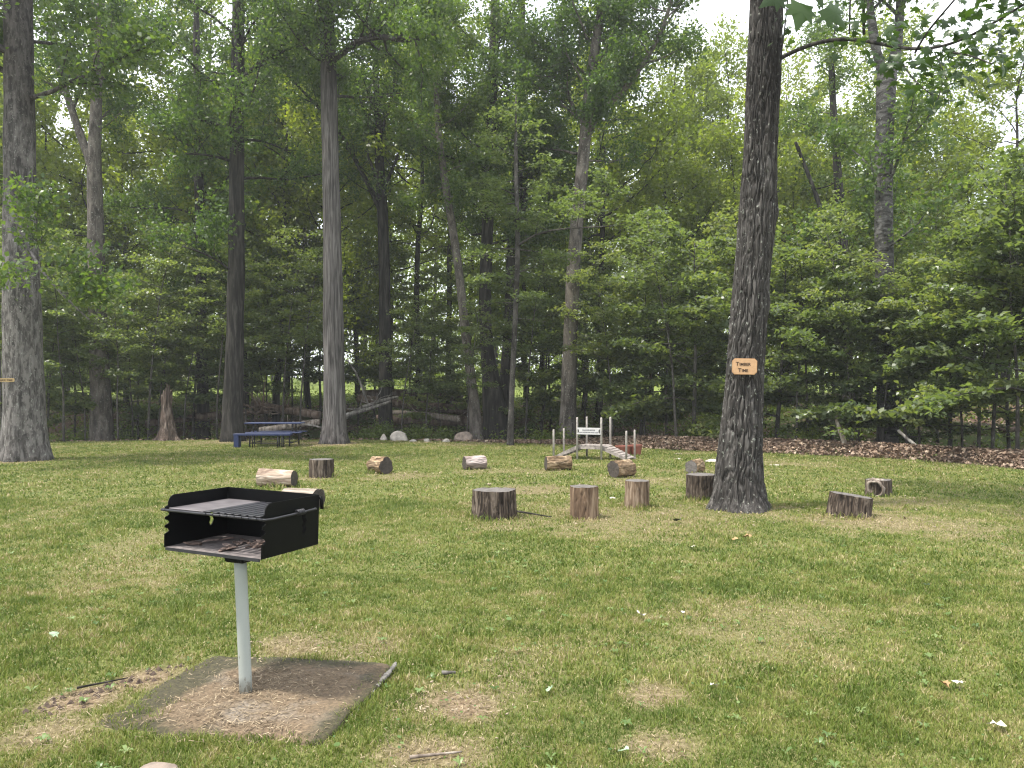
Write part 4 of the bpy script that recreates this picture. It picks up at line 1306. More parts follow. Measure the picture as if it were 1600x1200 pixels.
# grate
gz_ = H - .004
gt = MB().box((-W / 2 + .135, .0, gz_), (.24, D - .02, .006), bev=.002).build('griddle_plate', PLATE, body)
for k_ in range(8):
    x = -W / 2 + .282 + k_ * .0475
    b_ = MB()
    b_.box((x, 0, gz_), (.033, D - .03, .007), bev=.002)
    b_.tube([(x - .014, -D / 2 - .012, gz_ - .006), (x + .014, -D / 2 - .012, gz_ - .006)], .006, 6)
    b_.build('grate_bar', GRATE, body)
mb = MB()
mb.tube([(-W / 2 - .02, -D / 2 - .005, gz_ - .008), (W / 2 + .012, -D / 2 - .005, gz_ - .008)], .007, 8)
mb.tube([(-W / 2 + .01, D / 2 - .03, gz_ - .008), (W / 2 - .01, D / 2 - .03, gz_ - .008)], .006, 8)
mb.build('grate_frame', GRATE, body, True)
for sx in (-1, 1):
    mb = MB(); x = sx * (W / 2 + .022)
    mb.tube([(sx * (W / 2 - .01), -D / 2 - .008, gz_ - .008), (x, -D / 2 - .003, gz_ - .008), (x + sx * .01, -D / 2 + .05, gz_ - .008), (x + sx * .012, .02, gz_ - .004), (x + sx * .012, .155, gz_), (x + sx * .012, .165, gz_ + .0), (x, .17, gz_)], .0062, 8)
    mb.build('grate_handle', GRATE, body, True)
    mb = MB(); pts = []
    for k_ in range(60):
        a = k_ / 59 * 5 * 2 * PI
        pts.append((x + sx * .012 + .0125 * math.cos(a), .0 + k_ / 59 * .06, gz_ + .0125 * math.sin(a)))
    mb.tube(pts, .0042, 6); mb.build('spring_grip', GRATE, body, True)
# debris of bark on the floor
rr = random.Random(7)
bk = plain('charred_bark', (0.12, 0.085, 0.07), .9, .5, 20, 0, .004)
bk2 = plain('pale_bark', (0.26, 0.2, 0.175), .9, .4, 20, 0, .004)
for k_ in range(26):
    L_ = rr.uniform(.04, .13); w__ = L_ * rr.uniform(.25, .5); th_ = rr.uniform(.003, .008)
    x = rr.gauss(.05, .13); y = rr.gauss(-.02, .11)
    if abs(x) > W / 2 - .07 or abs(y) > D / 2 - .05: continue
    o_ = MB()
    prof = []
    nseg = 9
    for i in range(nseg):
        a = 2 * PI * i / nseg
        prof.append((math.cos(a) * L_ / 2 * rr.uniform(.8, 1.1), math.sin(a) * w__ / 2 * rr.uniform(.7, 1.15)))
    o_.add([(a, b, th_ + .004 * math.sin(a * 60)) for a, b in prof] + [(a, b, .004 * math.sin(a * 60)) for a, b in prof],
           [tuple(range(nseg)), tuple(range(2 * nseg - 1, nseg - 1, -1))] + [((i + 1) % nseg, i, nseg + i, nseg + (i + 1) % nseg) for i in range(nseg)])
    ob = o_.build('bark_flake', bk if rr.random() < .55 else bk2)
    M_ = body.rotation_euler.to_matrix()
    ob.location = c2 + M_ @ Vector((x, y, .005 + rr.uniform(0, .014)))
    ob.rotation_euler = (rr.uniform(-.2, .2), rr.uniform(-.2, .2), rr.uniform(0, 6.28))
    tag(ob, 'curled flake of bark lying on the ash floor of the grill', 'bark', 'bark flakes inside the grill')
# bracket and post
mb = MB()
mb.box((-.03, .0, .722), (.125, .10, .045), yaw, bev=.006)
mb.prism([(-.10, .745), (.11, .745), (.07, .712), (-.09, .712)], -.055, .045)
mb.build('bracket', BLACK, gr)
mb = MB()
top = Vector((-.035, .012, .715))
pts = [Vector((0, 0, 0)) * 1.0 + (top) * (k_ / 8) for k_ in range(9)]
pts[0].z = -.01
mb.tube(pts, [.033] * 9, 28)
m, t, p, out = mat_new('chipped_post_paint')
v = coords(t, (1, 1, .35)); n1 = noise_(t, v, 28, 5, .7); n2 = noise_(t, v, 7, 4)
sx = N(t, 'ShaderNodeSeparateXYZ'); t.links.new(coords(t), sx.inputs[0])
lowm = math_(t, 'ADD', n1, math_(t, 'MULTIPLY', math_(t, 'SUBTRACT', .22, sx.outputs[2]), .35))
cc = mixc(t, n2, (.27, .30, .28), (.37, .39, .36))
cc = mixc(t, ramp(t, lowm, [(.60, (0, 0, 0)), (.66, (.85, .85, .85))]), cc, (.17, .16, .13))
t.links.new(cc, p.inputs['Base Color']); p.inputs['Roughness'].default_value = .6
bump(t, p, n1, .3, .003)
mb.build('post', m, gr, True)

# ------------------------------------------------------------------ stump seats and logs
def stump_geo(root, r0, r1, h, seed, bark, grain, nfur=22, amp=.012, hollow=False, cut_both=True, rough=.075):
    rs = np.random.RandomState(seed)
    n = 110; nr = max(10, int(h / .02))
    sd_ = rs.random() * 100
    def rad(th, zz, full=True):
        q = zz / h
        r = r0 + (r1 - r0) * q
        c_, s_ = math.cos(th), math.sin(th)
        low = noise.noise(Vector((c_ * 1.1 + sd_, s_ * 1.1, zz * .6)))
        rr_ = r * (1 + rough * 2 * low)
        if full:
            u = th / (2 * PI) * nfur
            wv = noise.noise(Vector((c_ * 2 + sd_, s_ * 2, zz * 3))) * 1.0
            rid = min(1, 1.5 * min(abs(math.sin(PI * (u * .5 + wv + zz * 2.2))), abs(math.sin(PI * (u * .5 + wv - zz * 1.6 + .4))) + .25)) ** .7
            fine = noise.noise(Vector((c_ * 9 + sd_, s_ * 9, zz * 14)))
            rr_ += amp * 1.7 * (rid - .75) + amp * .35 * fine
        return rr_
    mb = MB(); vs = []; fs = []
    for j in range(nr + 1):
        zz = h * j / nr
        for i in range(n):
            th = 2 * PI * i / n
            r = rad(th, zz)
            top_wob = .006 * noise.noise(Vector((math.cos(th) * 3 + sd_, math.sin(th) * 3, 9))) if j in (0, nr) else 0
            vs.append((r * math.cos(th), r * math.sin(th), zz + top_wob))
    for j in range(nr):
        for i in range(n):
            k_ = (i + 1) % n
            fs.append((j * n + i, j * n + k_, (j + 1) * n + k_, (j + 1) * n + i))
    mb.add(vs, fs)
    mb.build('bark', bark, root, True)
    for end in (1, 0) if cut_both else (1,):
        vs = []; fs = []
        rings = 6
        zc = h if end else 0
        base = [vs_ for vs_ in (mb.v[nr * n:(nr + 1) * n] if end else mb.v[:n])]
        vs.append((0, 0, zc + (-.03 if hollow else .002) * (1 if end else -1)))
        for k_ in range(1, rings + 1):
            q = k_ / rings
            for i in range(n):
                bx_, by_, bz_ = base[i]
                dz = .003 * noise.noise(Vector((bx_ * q * 20 + sd_, by_ * q * 20, 3)))
                if hollow and q < .7: dz -= .06 * (1 - (q / .7) ** 2) * 1
                vs.append((bx_ * q * .985, by_ * q * .985, zc + (bz_ - zc) * q + dz * (1 if end else -1) - (0.001 if end else -.001)))
        for i in range(n):
            j = (i + 1) % n
            fs.append((0, 1 + i, 1 + j) if end else (0, 1 + j, 1 + i))
        for k_ in range(rings - 1):
            for i in range(n):
                j = (i + 1) % n
                a, b, c_, d_ = 1 + k_ * n + i, 1 + k_ * n + j, 1 + (k_ + 1) * n + j, 1 + (k_ + 1) * n + i
                fs.append((a, d_, c_, b) if end else (a, b, c_, d_))
        m2 = MB(); m2.add(vs, fs)
        m2.build('cut_end', grain, root)

def stump(px, py, r0, r1, h, seed, label, bark=BARK_STUMP, grain=GRAIN_GREY, tilt=(0, 0), **kw):
    Y = EYE * F / (py - HZ) + r0 * .85
    x = (px - 800) / F * Y
    root = empty('stump_seat', (x, Y, tz(x, Y) - .015), 0, label, 'stump', 'log seats set in a ring on the lawn', rot=(tilt[0], tilt[1], seed * 1.3))
    stump_geo(root, r0, r1, h, seed, bark, grain, cut_both=False, **kw)
    return root
def log(px, py, r0, r1, L, phi, seed, label, bark=BARK_TAN, grain=GRAIN_DARK, pitch=0, **kw):
    """centre px, base row py; axis heading phi (deg), near end is the + end"""
    Y = EYE * F / (py - HZ) + r0 * .6
    x = (px - 800) / F * Y
    a = math.radians(phi)
    d = Vector((math.cos(a), math.sin(a), math.tan(math.radians(pitch)))).normalized()
    q = d.to_track_quat('Z', 'X')
    c = Vector((x, Y, tz(x, Y) + max(r0, r1) * .93)) - d * L / 2
    root = empty('log_seat', c, 0, label, 'log', 'log seats set in a ring on the lawn', rot=q.to_euler())
    stump_geo(root, r0, r1, L, seed, bark, grain, **kw)
    return root
stump(772, 812, .295, .275, .385, 1, 'widest dark upright stump, left of the two tan upright stumps', nfur=44, amp=.016)
stump(912, 811, .188, .185, .435, 2, 'tan upright stump with a black streak, second from left among near stumps', bark=bark_mat('bark_peeled', (.03, .018, .012), (.15, .10, .065), (.30, .22, .15), 12, .14, 0, .01), nfur=16, amp=.006)
stump(995.5, 795, .182, .178, .405, 3, 'tan brown upright stump between black streaked stump and plaque tree', bark=bark_mat('bark_peeled_b', (.035, .022, .015), (.15, .105, .07), (.29, .225, .165), 14, .14, 0, .01), nfur=18, amp=.008)
stump(1096, 783, .235, .235, .405, 4, 'dark rough upright stump half hidden behind the plaque tree', nfur=30, amp=.016)
stump(1326, 811, .285, .275, .315, 5, 'low wide dark stump tilted slightly, right of the plaque tree', nfur=40, amp=.016, tilt=(0, 0))
bpy.context.view_layer.update()
stump(501.5, 746, .235, .228, .375, 6, 'upright grey stump nearest the picnic table', nfur=30, amp=.012)
log(433.5, 761, .135, .165, .66, 168, 7, 'long pale broken log farthest left in the ring, above the grill', bark=bark_mat('bark_pale_log', (.12, .08, .06), (.34, .26, .2), (.5, .42, .35), 9, .3, 0, .01), grain=GRAIN_DARK, nfur=8, amp=.006)
log(593, 740, .165, .175, .44, -42, 8, 'round log with dark end facing right, between grey stump and the pinkish log')
log(741.5, 734, .15, .14, .48, 203, 9, 'pinkish grey log with dark left end, in the middle of the far row', bark=bark_mat('bark_pink', (.11, .08, .07), (.3, .24, .22), (.46, .4, .38), 9, .3, 0, .01))
log(872, 736, .16, .155, .55, 190, 10, 'pale tan log with torn bark left of the toy bridge posts', nfur=10)
log(971.5, 747, .17, .17, .47, 217, 11, 'tan log with grey cut end facing left, in front of the toy bridge ramp', grain=GRAIN_DARK)
log(1086, 741, .145, .135, .40, 232, 12, 'small pale log with round cut end just left of the plaque tree', grain=GRAIN_GREY, bark=BARK_TAN)
log(472, 795, .135, .15, .58, -24, 13, 'weathered log with dark round end partly hidden behind the grill', bark=WOOD_OLD, grain=GRAIN_DARK, nfur=10, amp=.008)
# hollow one
hs = stump(1373, 776, .195, .19, .27, 14, 'short stump with a hollow branch stub facing left, right of the tilted stump', grain=GRAIN_GREY, nfur=26, amp=.012, bark=BARK_STUMP, rough=.14)
hs.rotation_euler = (0, 0, 0)
mb = MB()
vs = []; fs = []; nn2 = 40
d = Vector((-.62, -.78, 0)).normalized(); sdv = Vector((-d.y, d.x, 0)); upv = Vector((0, 0, 1))
prof = [(.05, .17), (.16, .155), (.235, .135), (.245, .125), (.235, .105), (.15, .10), (.06, .08), (.055, .0)]
for a, r_ in prof:
    for k_ in range(nn2):
        th = 2 * PI * k_ / nn2
        rr_ = r_ * (1 + .28 * noise.noise(Vector((math.cos(th) * 1.4 + 3, math.sin(th) * 1.4, a * 3))) + .08 * noise.noise(Vector((math.cos(th) * 5, math.sin(th) * 5, a * 9))))
        vs.append(d * a + Vector((0, 0, .128)) + sdv * math.cos(th) * rr_ * .95 + upv * math.sin(th) * rr_)
for j in range(len(prof) - 1):
    for k_ in range(nn2):
        l_ = (k_ + 1) % nn2
        fs.append((j * nn2 + k_, j * nn2 + l_, (j + 1) * nn2 + l_, (j + 1) * nn2 + k_))
mb.add(vs, fs); mb.build('hollow_stub', WOOD_OLD, hs, True)
# tilt of the low stump: give it a slanted cut by a tiny roll
for o_ in C.objects:
    if o_.get('label', '').startswith('low wide dark stump'):
        o_.rotation_euler = (0, math.radians(8), 0); o_.location.z -= .02

# ------------------------------------------------------------------ toy bridge
BW = plain('weathered_lumber', (0.33, 0.30, 0.275), .8, .22, 9, 0, .002)
BW2 = plain('bridge_planks', (0.27, 0.235, 0.215), .85, .3, 11, 0, .002)
Yc = 19.75
br = empty('toy_bridge', ((928 - 800) / F * Yc, Yc, 0), math.radians(-26), 'small arched plank bridge with eight upright posts and a name board', 'footbridge')
sp = .63; wd_ = .70
for i in range(4):
    x = (-1.5 + i) * sp * 1.03
    for sy in (-1, 1):
        tall = 1.08 if i in (1, 2) else .76
        mb = MB(); mb.tube([(x, sy * wd_ / 2, -.05), (x, sy * wd_ / 2, tall - .02), (x, sy * wd_ / 2, tall - .004), (x, sy * wd_ / 2, tall)], [.027, .026, .02, .006], 12)
        mb.build('post', BW, br, True)
x0 = sp * .515; hz_ = .36; xe = 1.5 * sp * 1.05
for sy in (-1, 1):
    mb = MB()
    y = sy * (wd_ / 2 - .05)
    mb.prism([(-x0, hz_ - .085), (x0, hz_ - .085), (x0, hz_ - .01), (-x0, hz_ - .01)], y - .015, y + .015)
    for sx in (-1, 1):
        mb.prism([(sx * x0, hz_ - .10), (sx * xe, 0.0), (sx * (xe + .03), .05), (sx * x0, hz_ - .012)][::sx], y - .014, y + .014)
    mb.build('side_beam', BW2, br)
def plank(x, z, rot, w_=.085):
    M_ = Matrix.Rotation(rot, 3, 'Y')
    MB().box((x, 0, z), (w_, wd_ - .07, .022), M=M_, bev=.003).build('plank', BW2, br)
for k_ in range(6): plank(-x0 + .05 + k_ * (2 * x0 - .1) / 5, hz_, 0)
for sx in (-1, 1):
    for k_ in range(7):
        q = (k_ + .45) / 7
        plank(sx * (x0 + (xe - x0) * q), hz_ + .002 + (.045 - hz_) * q, sx * math.atan2(hz_ - .04, xe - x0), .082)
sg = MB()
bx0 = sp * .5
poly = []
def arc(cx, sgn):
    return [(cx + sgn * .042 * math.sin(PI * k_ / 10), .735 - .05 * math.cos(PI * k_ / 10)) for k_ in range(11)]
left = [(-bx0 + .03, .64)] 
poly = [(-bx0, .65), (bx0, .65), (bx0, .82), (-bx0, .82)]
sg.prism(poly, -wd_ / 2 - .035, -wd_ / 2 - .027)
bd = sg.build('name_board', plain('painted_board', (0.50, 0.49, 0.485), .7, .06, 10), br)
ink = plain('board_ink', (0.10, 0.09, 0.12), .8, .1)
for sx in (-1, 1):
    n_ = 16
    pl = [(sx * (bx0 - .018) - sx * .034 * math.sin(PI * k_ / n_), .735 + .05 * math.cos(PI * k_ / n_)) for k_ in range(n_ + 1)]
    if sx > 0: pl = pl[::-1]
    MB().prism(pl, -wd_ / 2 - .039, -wd_ / 2 - .036).build('end_mark', plain('dark_mark', (.03, .025, .022), .8, .1), bd)
text_obj('BALANCE BRIDGE', .042, (0, .745), bd, ink, 'lettering', 'CENTER', -wd_ / 2 - .0365)
text_obj('WALK ACROSS AND BACK AGAIN', .033, (0, .69), bd, ink, 'lettering', 'CENTER', -wd_ / 2 - .0365)

# red planters
TERRA = plain('terracotta_plastic', (0.22, 0.075, 0.052), .55, .12, 6)
def planter(px, py, w_, h_, label, seed):
    Y = EYE * F / (py - HZ); x = (px - 800) / F * Y
    root = empty('planter', (x, Y, tz(x, Y)), .2, label, 'planter', 'red planters behind the toy bridge')
    n_ = 28; mb = MB(); vs = []; fs = []
    prof = [(w_ * .38, 0), (w_ * .46, h_ * .84), (w_ * .5, h_ * .85), (w_ * .5, h_), (w_ * .46, h_), (w_ * .44, h_ * .86)]
    for r_, z_ in prof:
        for k_ in range(n_):
            th = 2 * PI * k_ / n_; vs.append((r_ * math.cos(th), r_ * math.sin(th), z_))
    for j in range(len(prof) - 1):
        for k_ in range(n_):
            l_ = (k_ + 1) % n_; fs.append((j * n_ + k_, j * n_ + l_, (j + 1) * n_ + l_, (j + 1) * n_ + k_))
    fs.append(tuple(range(n_ - 1, -1, -1)))
    mb.add(vs, fs); mb.build('pot', TERRA, root, autosmooth=40)
    m2 = MB(); m2.add([(w_ * .445 * math.cos(2 * PI * k_ / n_), w_ * .445 * math.sin(2 * PI * k_ / n_), h_ * .88 + .01 * math.sin(k_ * 3)) for k_ in range(n_)] + [(0, 0, h_ * .93)], [(k_, (k_ + 1) % n_, n_) for k_ in range(n_)])
    m2.build('soil', LOG_BROWN, root)
planter(974, 711, .46, .25, 'wider low red planter behind the ramp of the toy bridge', 1)
planter(993.5, 711, .36, .27, 'smaller red tub just right of the last toy bridge post', 2)

# ------------------------------------------------------------------ picnic table and bench
BLUE = plain('blue_boards', (0.014, 0.026, 0.085), .45, .15, 9)
BLK = plain('black_tube', (0.015, 0.015, 0.018), .5, .1)
Yp = 24.7
tb = empty('picnic_table', ((423 - 800) / F * Yp, Yp + .45, 0), math.radians(4), 'blue topped picnic table with black tube legs near left lawn edge', 'picnic table')
for k_ in range(5): MB().box((0, -.30 + k_ * .15, .745), (1.8, .14, .038), bev=.005).build('tabletop_board', BLUE, tb)
MB().box((.0, .62, .44), (1.8, .25, .038), bev=.005).build('seat', BLUE, tb)
MB().box((.1, -.58, .455), (1.75, .24, .038), bev=.005).build('seat', BLUE, tb)
for sx in (-.62, .62):
    mb = MB()
    mb.tube([(sx, -.72, 0), (sx, -.70, .35), (sx, -.62, .43), (sx, .6, .42), (sx, .70, .34), (sx, .72, 0)], .024, 8)
    mb.tube([(sx, -.28, .43), (sx, -.25, .72), (sx, .25, .72), (sx, .28, .43)], .024, 8)
    mb.tube([(sx, -.7, .12), (sx, .7, .12)], .018, 8)
    mb.build('leg_frame', BLK, tb, True)
MB().tube([(-.62, 0, .12), (.62, 0, .12)], .018, 8).build('stretcher', BLK, tb, True)
Yb = 24.3
bn = empty('blue_bench', ((411 - 800) / F * Yb, Yb, 0), math.radians(2), 'blue bench with a solid left end panel in front of picnic table', 'bench')
MB().box((0, 0, .41), (1.78, .28, .06), bev=.006).build('seat', BLUE, bn)
MB().box((-.80, 0, .19), (.15, .27, .38), bev=.006).build('end_panel', BLUE, bn)
for x in (.48, .62):
    mb = MB(); mb.tube([(x, -.11, 0), (x, -.10, .38), (x, .10, .38), (x, .11, 0)], .02, 8); mb.build('leg', BLK, bn, True)
MB().tube([(-.3, .0, .12), (.6, .0, .12)], .015, 8).build('stretcher', BLK, bn, True)
mb = MB(); mb.tube([(-.3, -.10, 0), (-.3, -.10, .38), (-.3, .10, .38), (-.3, .11, 0)], .018, 8); mb.build('leg', BLK, bn, True)

# ------------------------------------------------------------------ rocks
ROCK = plain('pale_rock', (0.40, 0.365, 0.325), .9, .25, 5, 0, .01)
ROCKB = plain('brown_rock', (0.25, 0.20, 0.165), .9, .3, 6, 0, .01)
def rock(px, py, w_, h_, label, seed, mat=ROCK, Y=None, depth=.8, name='boulder', pointy=0, cat='rock', zoff=0, group=None):
    if Y is None: Y = EYE * F / (py - HZ)
    x = (px - 800) / F * Y
    import bmesh
    bm = bmesh.new(); bmesh.ops.create_icosphere(bm, subdivisions=4, radius=1)
    rr = random.Random(seed)
    pl = [(Vector((rr.gauss(0, 1), rr.gauss(0, 1), rr.gauss(0, .8) + .2)).normalized(), rr.uniform(.72, .92)) for _ in range(12)]
    for v_ in bm.verts:
        c = v_.co.copy()
        for n_, d_ in pl:
            e = c.dot(n_) - d_
            if e > 0: c -= n_ * e * .85
        c *= 1 + .07 * noise.noise(c * 2 + Vector((seed, 0, 0))) + .03 * noise.noise(c * 7 + Vector((seed, 0, 0)))
        k_ = 1 - pointy * max(0, c.z) 
        v_.co = Vector((c.x * w_ / 2 * 1.12 * k_, c.y * w_ / 2 * depth * k_, c.z * h_ * .78 + h_ * .22))
    me = bpy.data.meshes.new(name); bm.to_mesh(me); bm.free()
    o = link(name, me, mat, None, True)
    me.set_sharp_from_angle(angle=math.radians(35))
    o.location = (x, Y, tz(x, Y) + zoff); o.rotation_euler = (0, 0, 0)
    return tag(o, label, cat, group)
rock(623.5, 689, .58, .37, 'large pale boulder at far lawn edge right of grey column trunk', 1)
rock(599.5, 688.5, .26, .25, 'small pointed white rock left of the large pale boulder', 2, pointy=.6)
rock(725, 689, .66, .36, 'rounded brownish boulder at lawn edge left of leaning pale trunk', 3, ROCKB)
rock(645, 690.5, .24, .09, 'low flat pale stone just right of the large pale boulder', 4)
rock(667, 690.5, .22, .13, 'small pale stone midway between the two boulders', 5)
rock(697, 690.5, .28, .12, 'low pale stone left of the rounded brownish boulder', 6)
rock(1117, 692, .34, .3, 'brown rock on the leaf bank just left of plaque tree', 7, ROCKB, Y=24.5)
rock(246, 1212, .17, .045, 'grey round stone sunk in grass at bottom left edge', 8, ROCKB, depth=1.0, name='stone')
rock(1060, 718, .17, .03, 'small flat pale stone on lawn right of the red tub', 9, name='stone')
rock(1060, 710, .22, .03, 'flat grey stone nearer the leaf bank right of the red tub', 10, ROCKB, name='stone')
rock(1112, 722, .3, .07, 'long white stone touching the left side of plaque tree view', 11, name='stone')
rock(956, 778, .13, .02, 'tiny flat stone between the two tan upright stumps', 12, name='stone')
rock(1212, 727, .3, .015, 'flat pale stone on lawn right of the plaque tree', 13, name='stone')

# ------------------------------------------------------------------ snag, fallen logs, driftwood
def snag():
    Y = 28.0
    root = empty('broken_snag', ((262 - 800) / F * Y, Y, tz((262 - 800) / F * Y, Y)), 0, 'broken reddish dead tree stump with jagged top at left lawn edge', 'dead tree')
    rs = np.random.RandomState(4)
    mb = MB(); n = 72; vs = []; fs = []; nr = 40
    for j in range(nr + 1):
        q = j / nr
        for i in range(n):
            th = 2 * PI * i / n
            Ht = 2.1 - .55 * abs(math.sin(th * .5 + .4)) + .16 * noise.noise(Vector((math.cos(th) * 4, math.sin(th) * 4, 1))) * 2 + .05 * noise.noise(Vector((math.cos(th) * 14, math.sin(th) * 14, 5))) * 2
            zz = Ht * q
            r = .165 - .03 * zz / 2 + .26 * math.exp(-zz / .28) * (.5 + .5 * math.cos(5 * th + 1)) + .17 * math.exp(-zz / .75)
            r += .07 * noise.noise(Vector((math.cos(th) * 2.4, math.sin(th) * 2.4, zz * 1.2))) + .045 * noise.noise(Vector((math.cos(th) * 12, math.sin(th) * 12, zz * 2)))
            if zz > 1.6: r *= 1 - .25 * (zz - 1.6)
            vs.append((r * math.cos(th) - .02 * zz, r * math.sin(th), zz - .05))
    for j in range(nr):
        for i in range(n):
            k_ = (i + 1) % n; fs.append((j * n + i, j * n + k_, (j + 1) * n + k_, (j + 1) * n + i))
    c0 = len(vs); vs.append((-.03, 0, 1.3)); 
    for i in range(n): fs.append((nr * n + i, nr * n + (i + 1) % n, c0))
    mb.add(vs, fs); mb.build('trunk', BARK_DEAD, root, True)
snag()
def fallen(name, label, pts, r0, r1, mat, br=0, seed=0, cat='fallen log', brl=.8):
    """pts: (px, py, Y)"""
    rs = np.random.RandomState(seed + 500)
    P = [at(a, b, c) for a, b, c in pts]
    base = P[0].copy()
    root = empty(name, base, 0, label, cat)
    P = [p - base for p in P]
    o, r = resample(P, np.linspace(r0, r1, len(P)), .12)
    o = o + np.cumsum(rs.normal(size=o.shape) * .006, 0)
    mb = MB(); sd_ = seed * 3.3
    mb.tube([Vector(q) for q in o], list(r), 16, disp=lambda th, i: r[i] * .16 * noise.noise(Vector((math.cos(th) * 2, math.sin(th) * 2, i * .2 + sd_))))
    mb.build('log', mat, root, True)
    for k_ in range(br):
        i = rs.randint(len(o) // 3, len(o) - 1)
        d = rs.normal(size=3); d[2] = abs(d[2]) * .9 + .3
        pts_ = curve(o[i], d, brl * (.5 + rs.random()), 6, rs, .25, .02)
        m2 = MB(); rr_ = max(.012, r[i] * .32)
        m2.tube([Vector(q) for q in pts_], [rr_ * (1 - .12 * j) for j in range(7)], 6)
        m2.build('broken_branch', mat, root, True)
fallen('driftwood', 'bleached forked dead branch right of the grey column trunk', [(536, 654, 31), (560, 640, 31.2), (580, 632, 31.4), (600, 624, 31.6), (622, 622, 31.8)], .10, .05, WOOD_DRIFT, 6, 1, 'dead branch', .9)
fallen('driftwood', 'lower bleached dead limb crossing under the forked branch', [(536, 650, 30.6), (560, 645, 30.8), (590, 637, 31), (612, 628, 31.3)], .09, .05, WOOD_DRIFT, 3, 2, 'dead branch', .6)
fallen('upright_dead_branch', 'bare whitish crooked branch standing upright above the driftwood', [(575, 632, 31.6), (566, 612, 31.6), (560, 590, 31.6), (552, 570, 31.6), (540, 562, 31.6)], .05, .03, WOOD_DRIFT, 2, 3, 'dead branch', .5)
fallen('fallen_log', 'long brown fallen trunk lying across the creek bank behind the boulders', [(588, 655, 33), (650, 657, 33.2), (700, 657, 33.4), (760, 660, 33.6)], .18, .24, LOG_BROWN, 2, 4)
fallen('fallen_log', 'reddish fallen trunk, upper one of the pile behind the driftwood', [(560, 622, 35), (620, 629, 34.6), (680, 637, 34.2), (740, 644, 34)], .2, .22, LOG_BROWN, 3, 5)
fallen('fallen_log', 'thin pale fallen trunk between the two thicker brown trunks', [(600, 645, 33.4), (660, 648, 33.2), (720, 655, 33)], .12, .14, WOOD_OLD, 2, 6)
fallen('fallen_log', 'highest brown fallen log on the far bank', [(560, 615, 38), (640, 612, 38.5), (720, 622, 38)], .17, .2, LOG_BROWN, 1, 7)
fallen('fallen_log', 'grey weathered log behind the picnic table, left of grey column trunk', [(405, 672, 29.5), (440, 667, 29.6), (470, 664, 29.8), (500, 660, 30)], .11, .13, WOOD_OLD, 3, 8, brl=.5)
fallen('dead_branch', 'pale branch arching from the weathered log to the grey trunk', [(458, 661, 29.2), (475, 658, 29.2), (490, 663, 29.2), (504, 669, 29.3)], .05, .03, WOOD_DRIFT, 0, 9, 'dead branch')
fallen('fallen_log', 'brown log sloping down the bank above the picnic table', [(395, 630, 33), (440, 640, 32.5), (500, 650, 32)], .14, .18, LOG_BROWN, 3, 10)
fallen('fallen_log', 'dark log low on the far bank left of the knotty trunk', [(228, 662, 32.5), (290, 655, 32.6), (345, 650, 32.8)], .16, .18, LOG_BROWN, 1, 11)
fallen('leaning_dead_stem', 'pale dead stem leaning left on the leaf bank, right of the plaque tree', [(1322, 700, 21.3), (1312, 672, 21.5), (1303, 645, 21.8)], .07, .045, WOOD_OLD, 0, 12, 'dead branch')
fallen('leaning_dead_stem', 'pale bent stick propped on the leaf bank under the beeches', [(1436, 701, 20.6), (1420, 688, 20.7), (1402, 672, 20.9)], .05, .035, WOOD_DRIFT, 0, 13, 'dead branch')
fallen('fallen_branch', 'long thin grey branch lying on top of the leaf bank at far right', [(1500, 706, 19), (1550, 706, 18.6), (1600, 708, 18.2), (1650, 712, 18)], .035, .05, WOOD_OLD, 1, 14, 'dead branch', .4)
fallen('fallen_log', 'dark fallen log beyond the creek at far right edge', [(1560, 672, 25), (1600, 668, 24.8), (1680, 662, 24.5)], .1, .12, LOG_BROWN, 1, 15)
# upturned root mass on the bank above the table
root = empty('root_mass', at(402, 640, 31.5), 0, 'dark upturned root tangle on the bank above the picnic table', 'tree roots')
rs = np.random.RandomState(8); mb = MB()
for k_ in range(26):
    a = rs.uniform(-.3, PI + .3); d = np.array([math.cos(a), rs.normal() * .4 - .3, math.sin(a) * .9])
    pts_ = curve((rs.normal() * .2, rs.normal() * .15, -.1), d, .7 + .7 * rs.random(), 6, rs, .3, -.03)
    mb.tube([Vector(q) for q in pts_], [.06, .05, .04, .032, .024, .016, .01], 6)
mb.build('roots', LOG_BROWN, root, True)

# ------------------------------------------------------------------ sticks, dry leaves, chips on the lawn
def stick(pts, r, label, mat=WOOD_OLD, z0=.015):
    P = []
    for px, py in pts:
        Y = EYE * F / (py - HZ); x = (px - 800) / F * Y
        P.append(Vector((x, Y, tz(x, Y) + z0)))
    base = P[0].copy()
    o, rr_ = resample([p - base for p in P], [r] * len(P), .04)
    mb = MB(); mb.tube([Vector(q) for q in o], [r * (1.1 - .7 * i / len(o)) for i in range(len(o))], 7)
    ob = mb.build('stick', mat, None, True); ob.location = base
    return tag(ob, label, 'stick')
stick([(808, 801), (835, 804), (850, 806), (862, 810)], .014, 'thin dark stick lying on lawn right of the widest stump', BARK_DARK, .03)
stick([(640, 1190), (690, 1186), (722, 1181)], .008, 'thin grey twig on bare soil at the bottom of the photo', WOOD_OLD, .02)
stick([(690, 1058), (712, 1057)], .012, 'short pale wood splinter on soil right of the slab', WOOD_DRIFT, .025)
stick([(120, 1082), (170, 1073), (200, 1066)], .006, 'thin dark twig beside the disturbed soil left of the slab', BARK_DARK, .025)
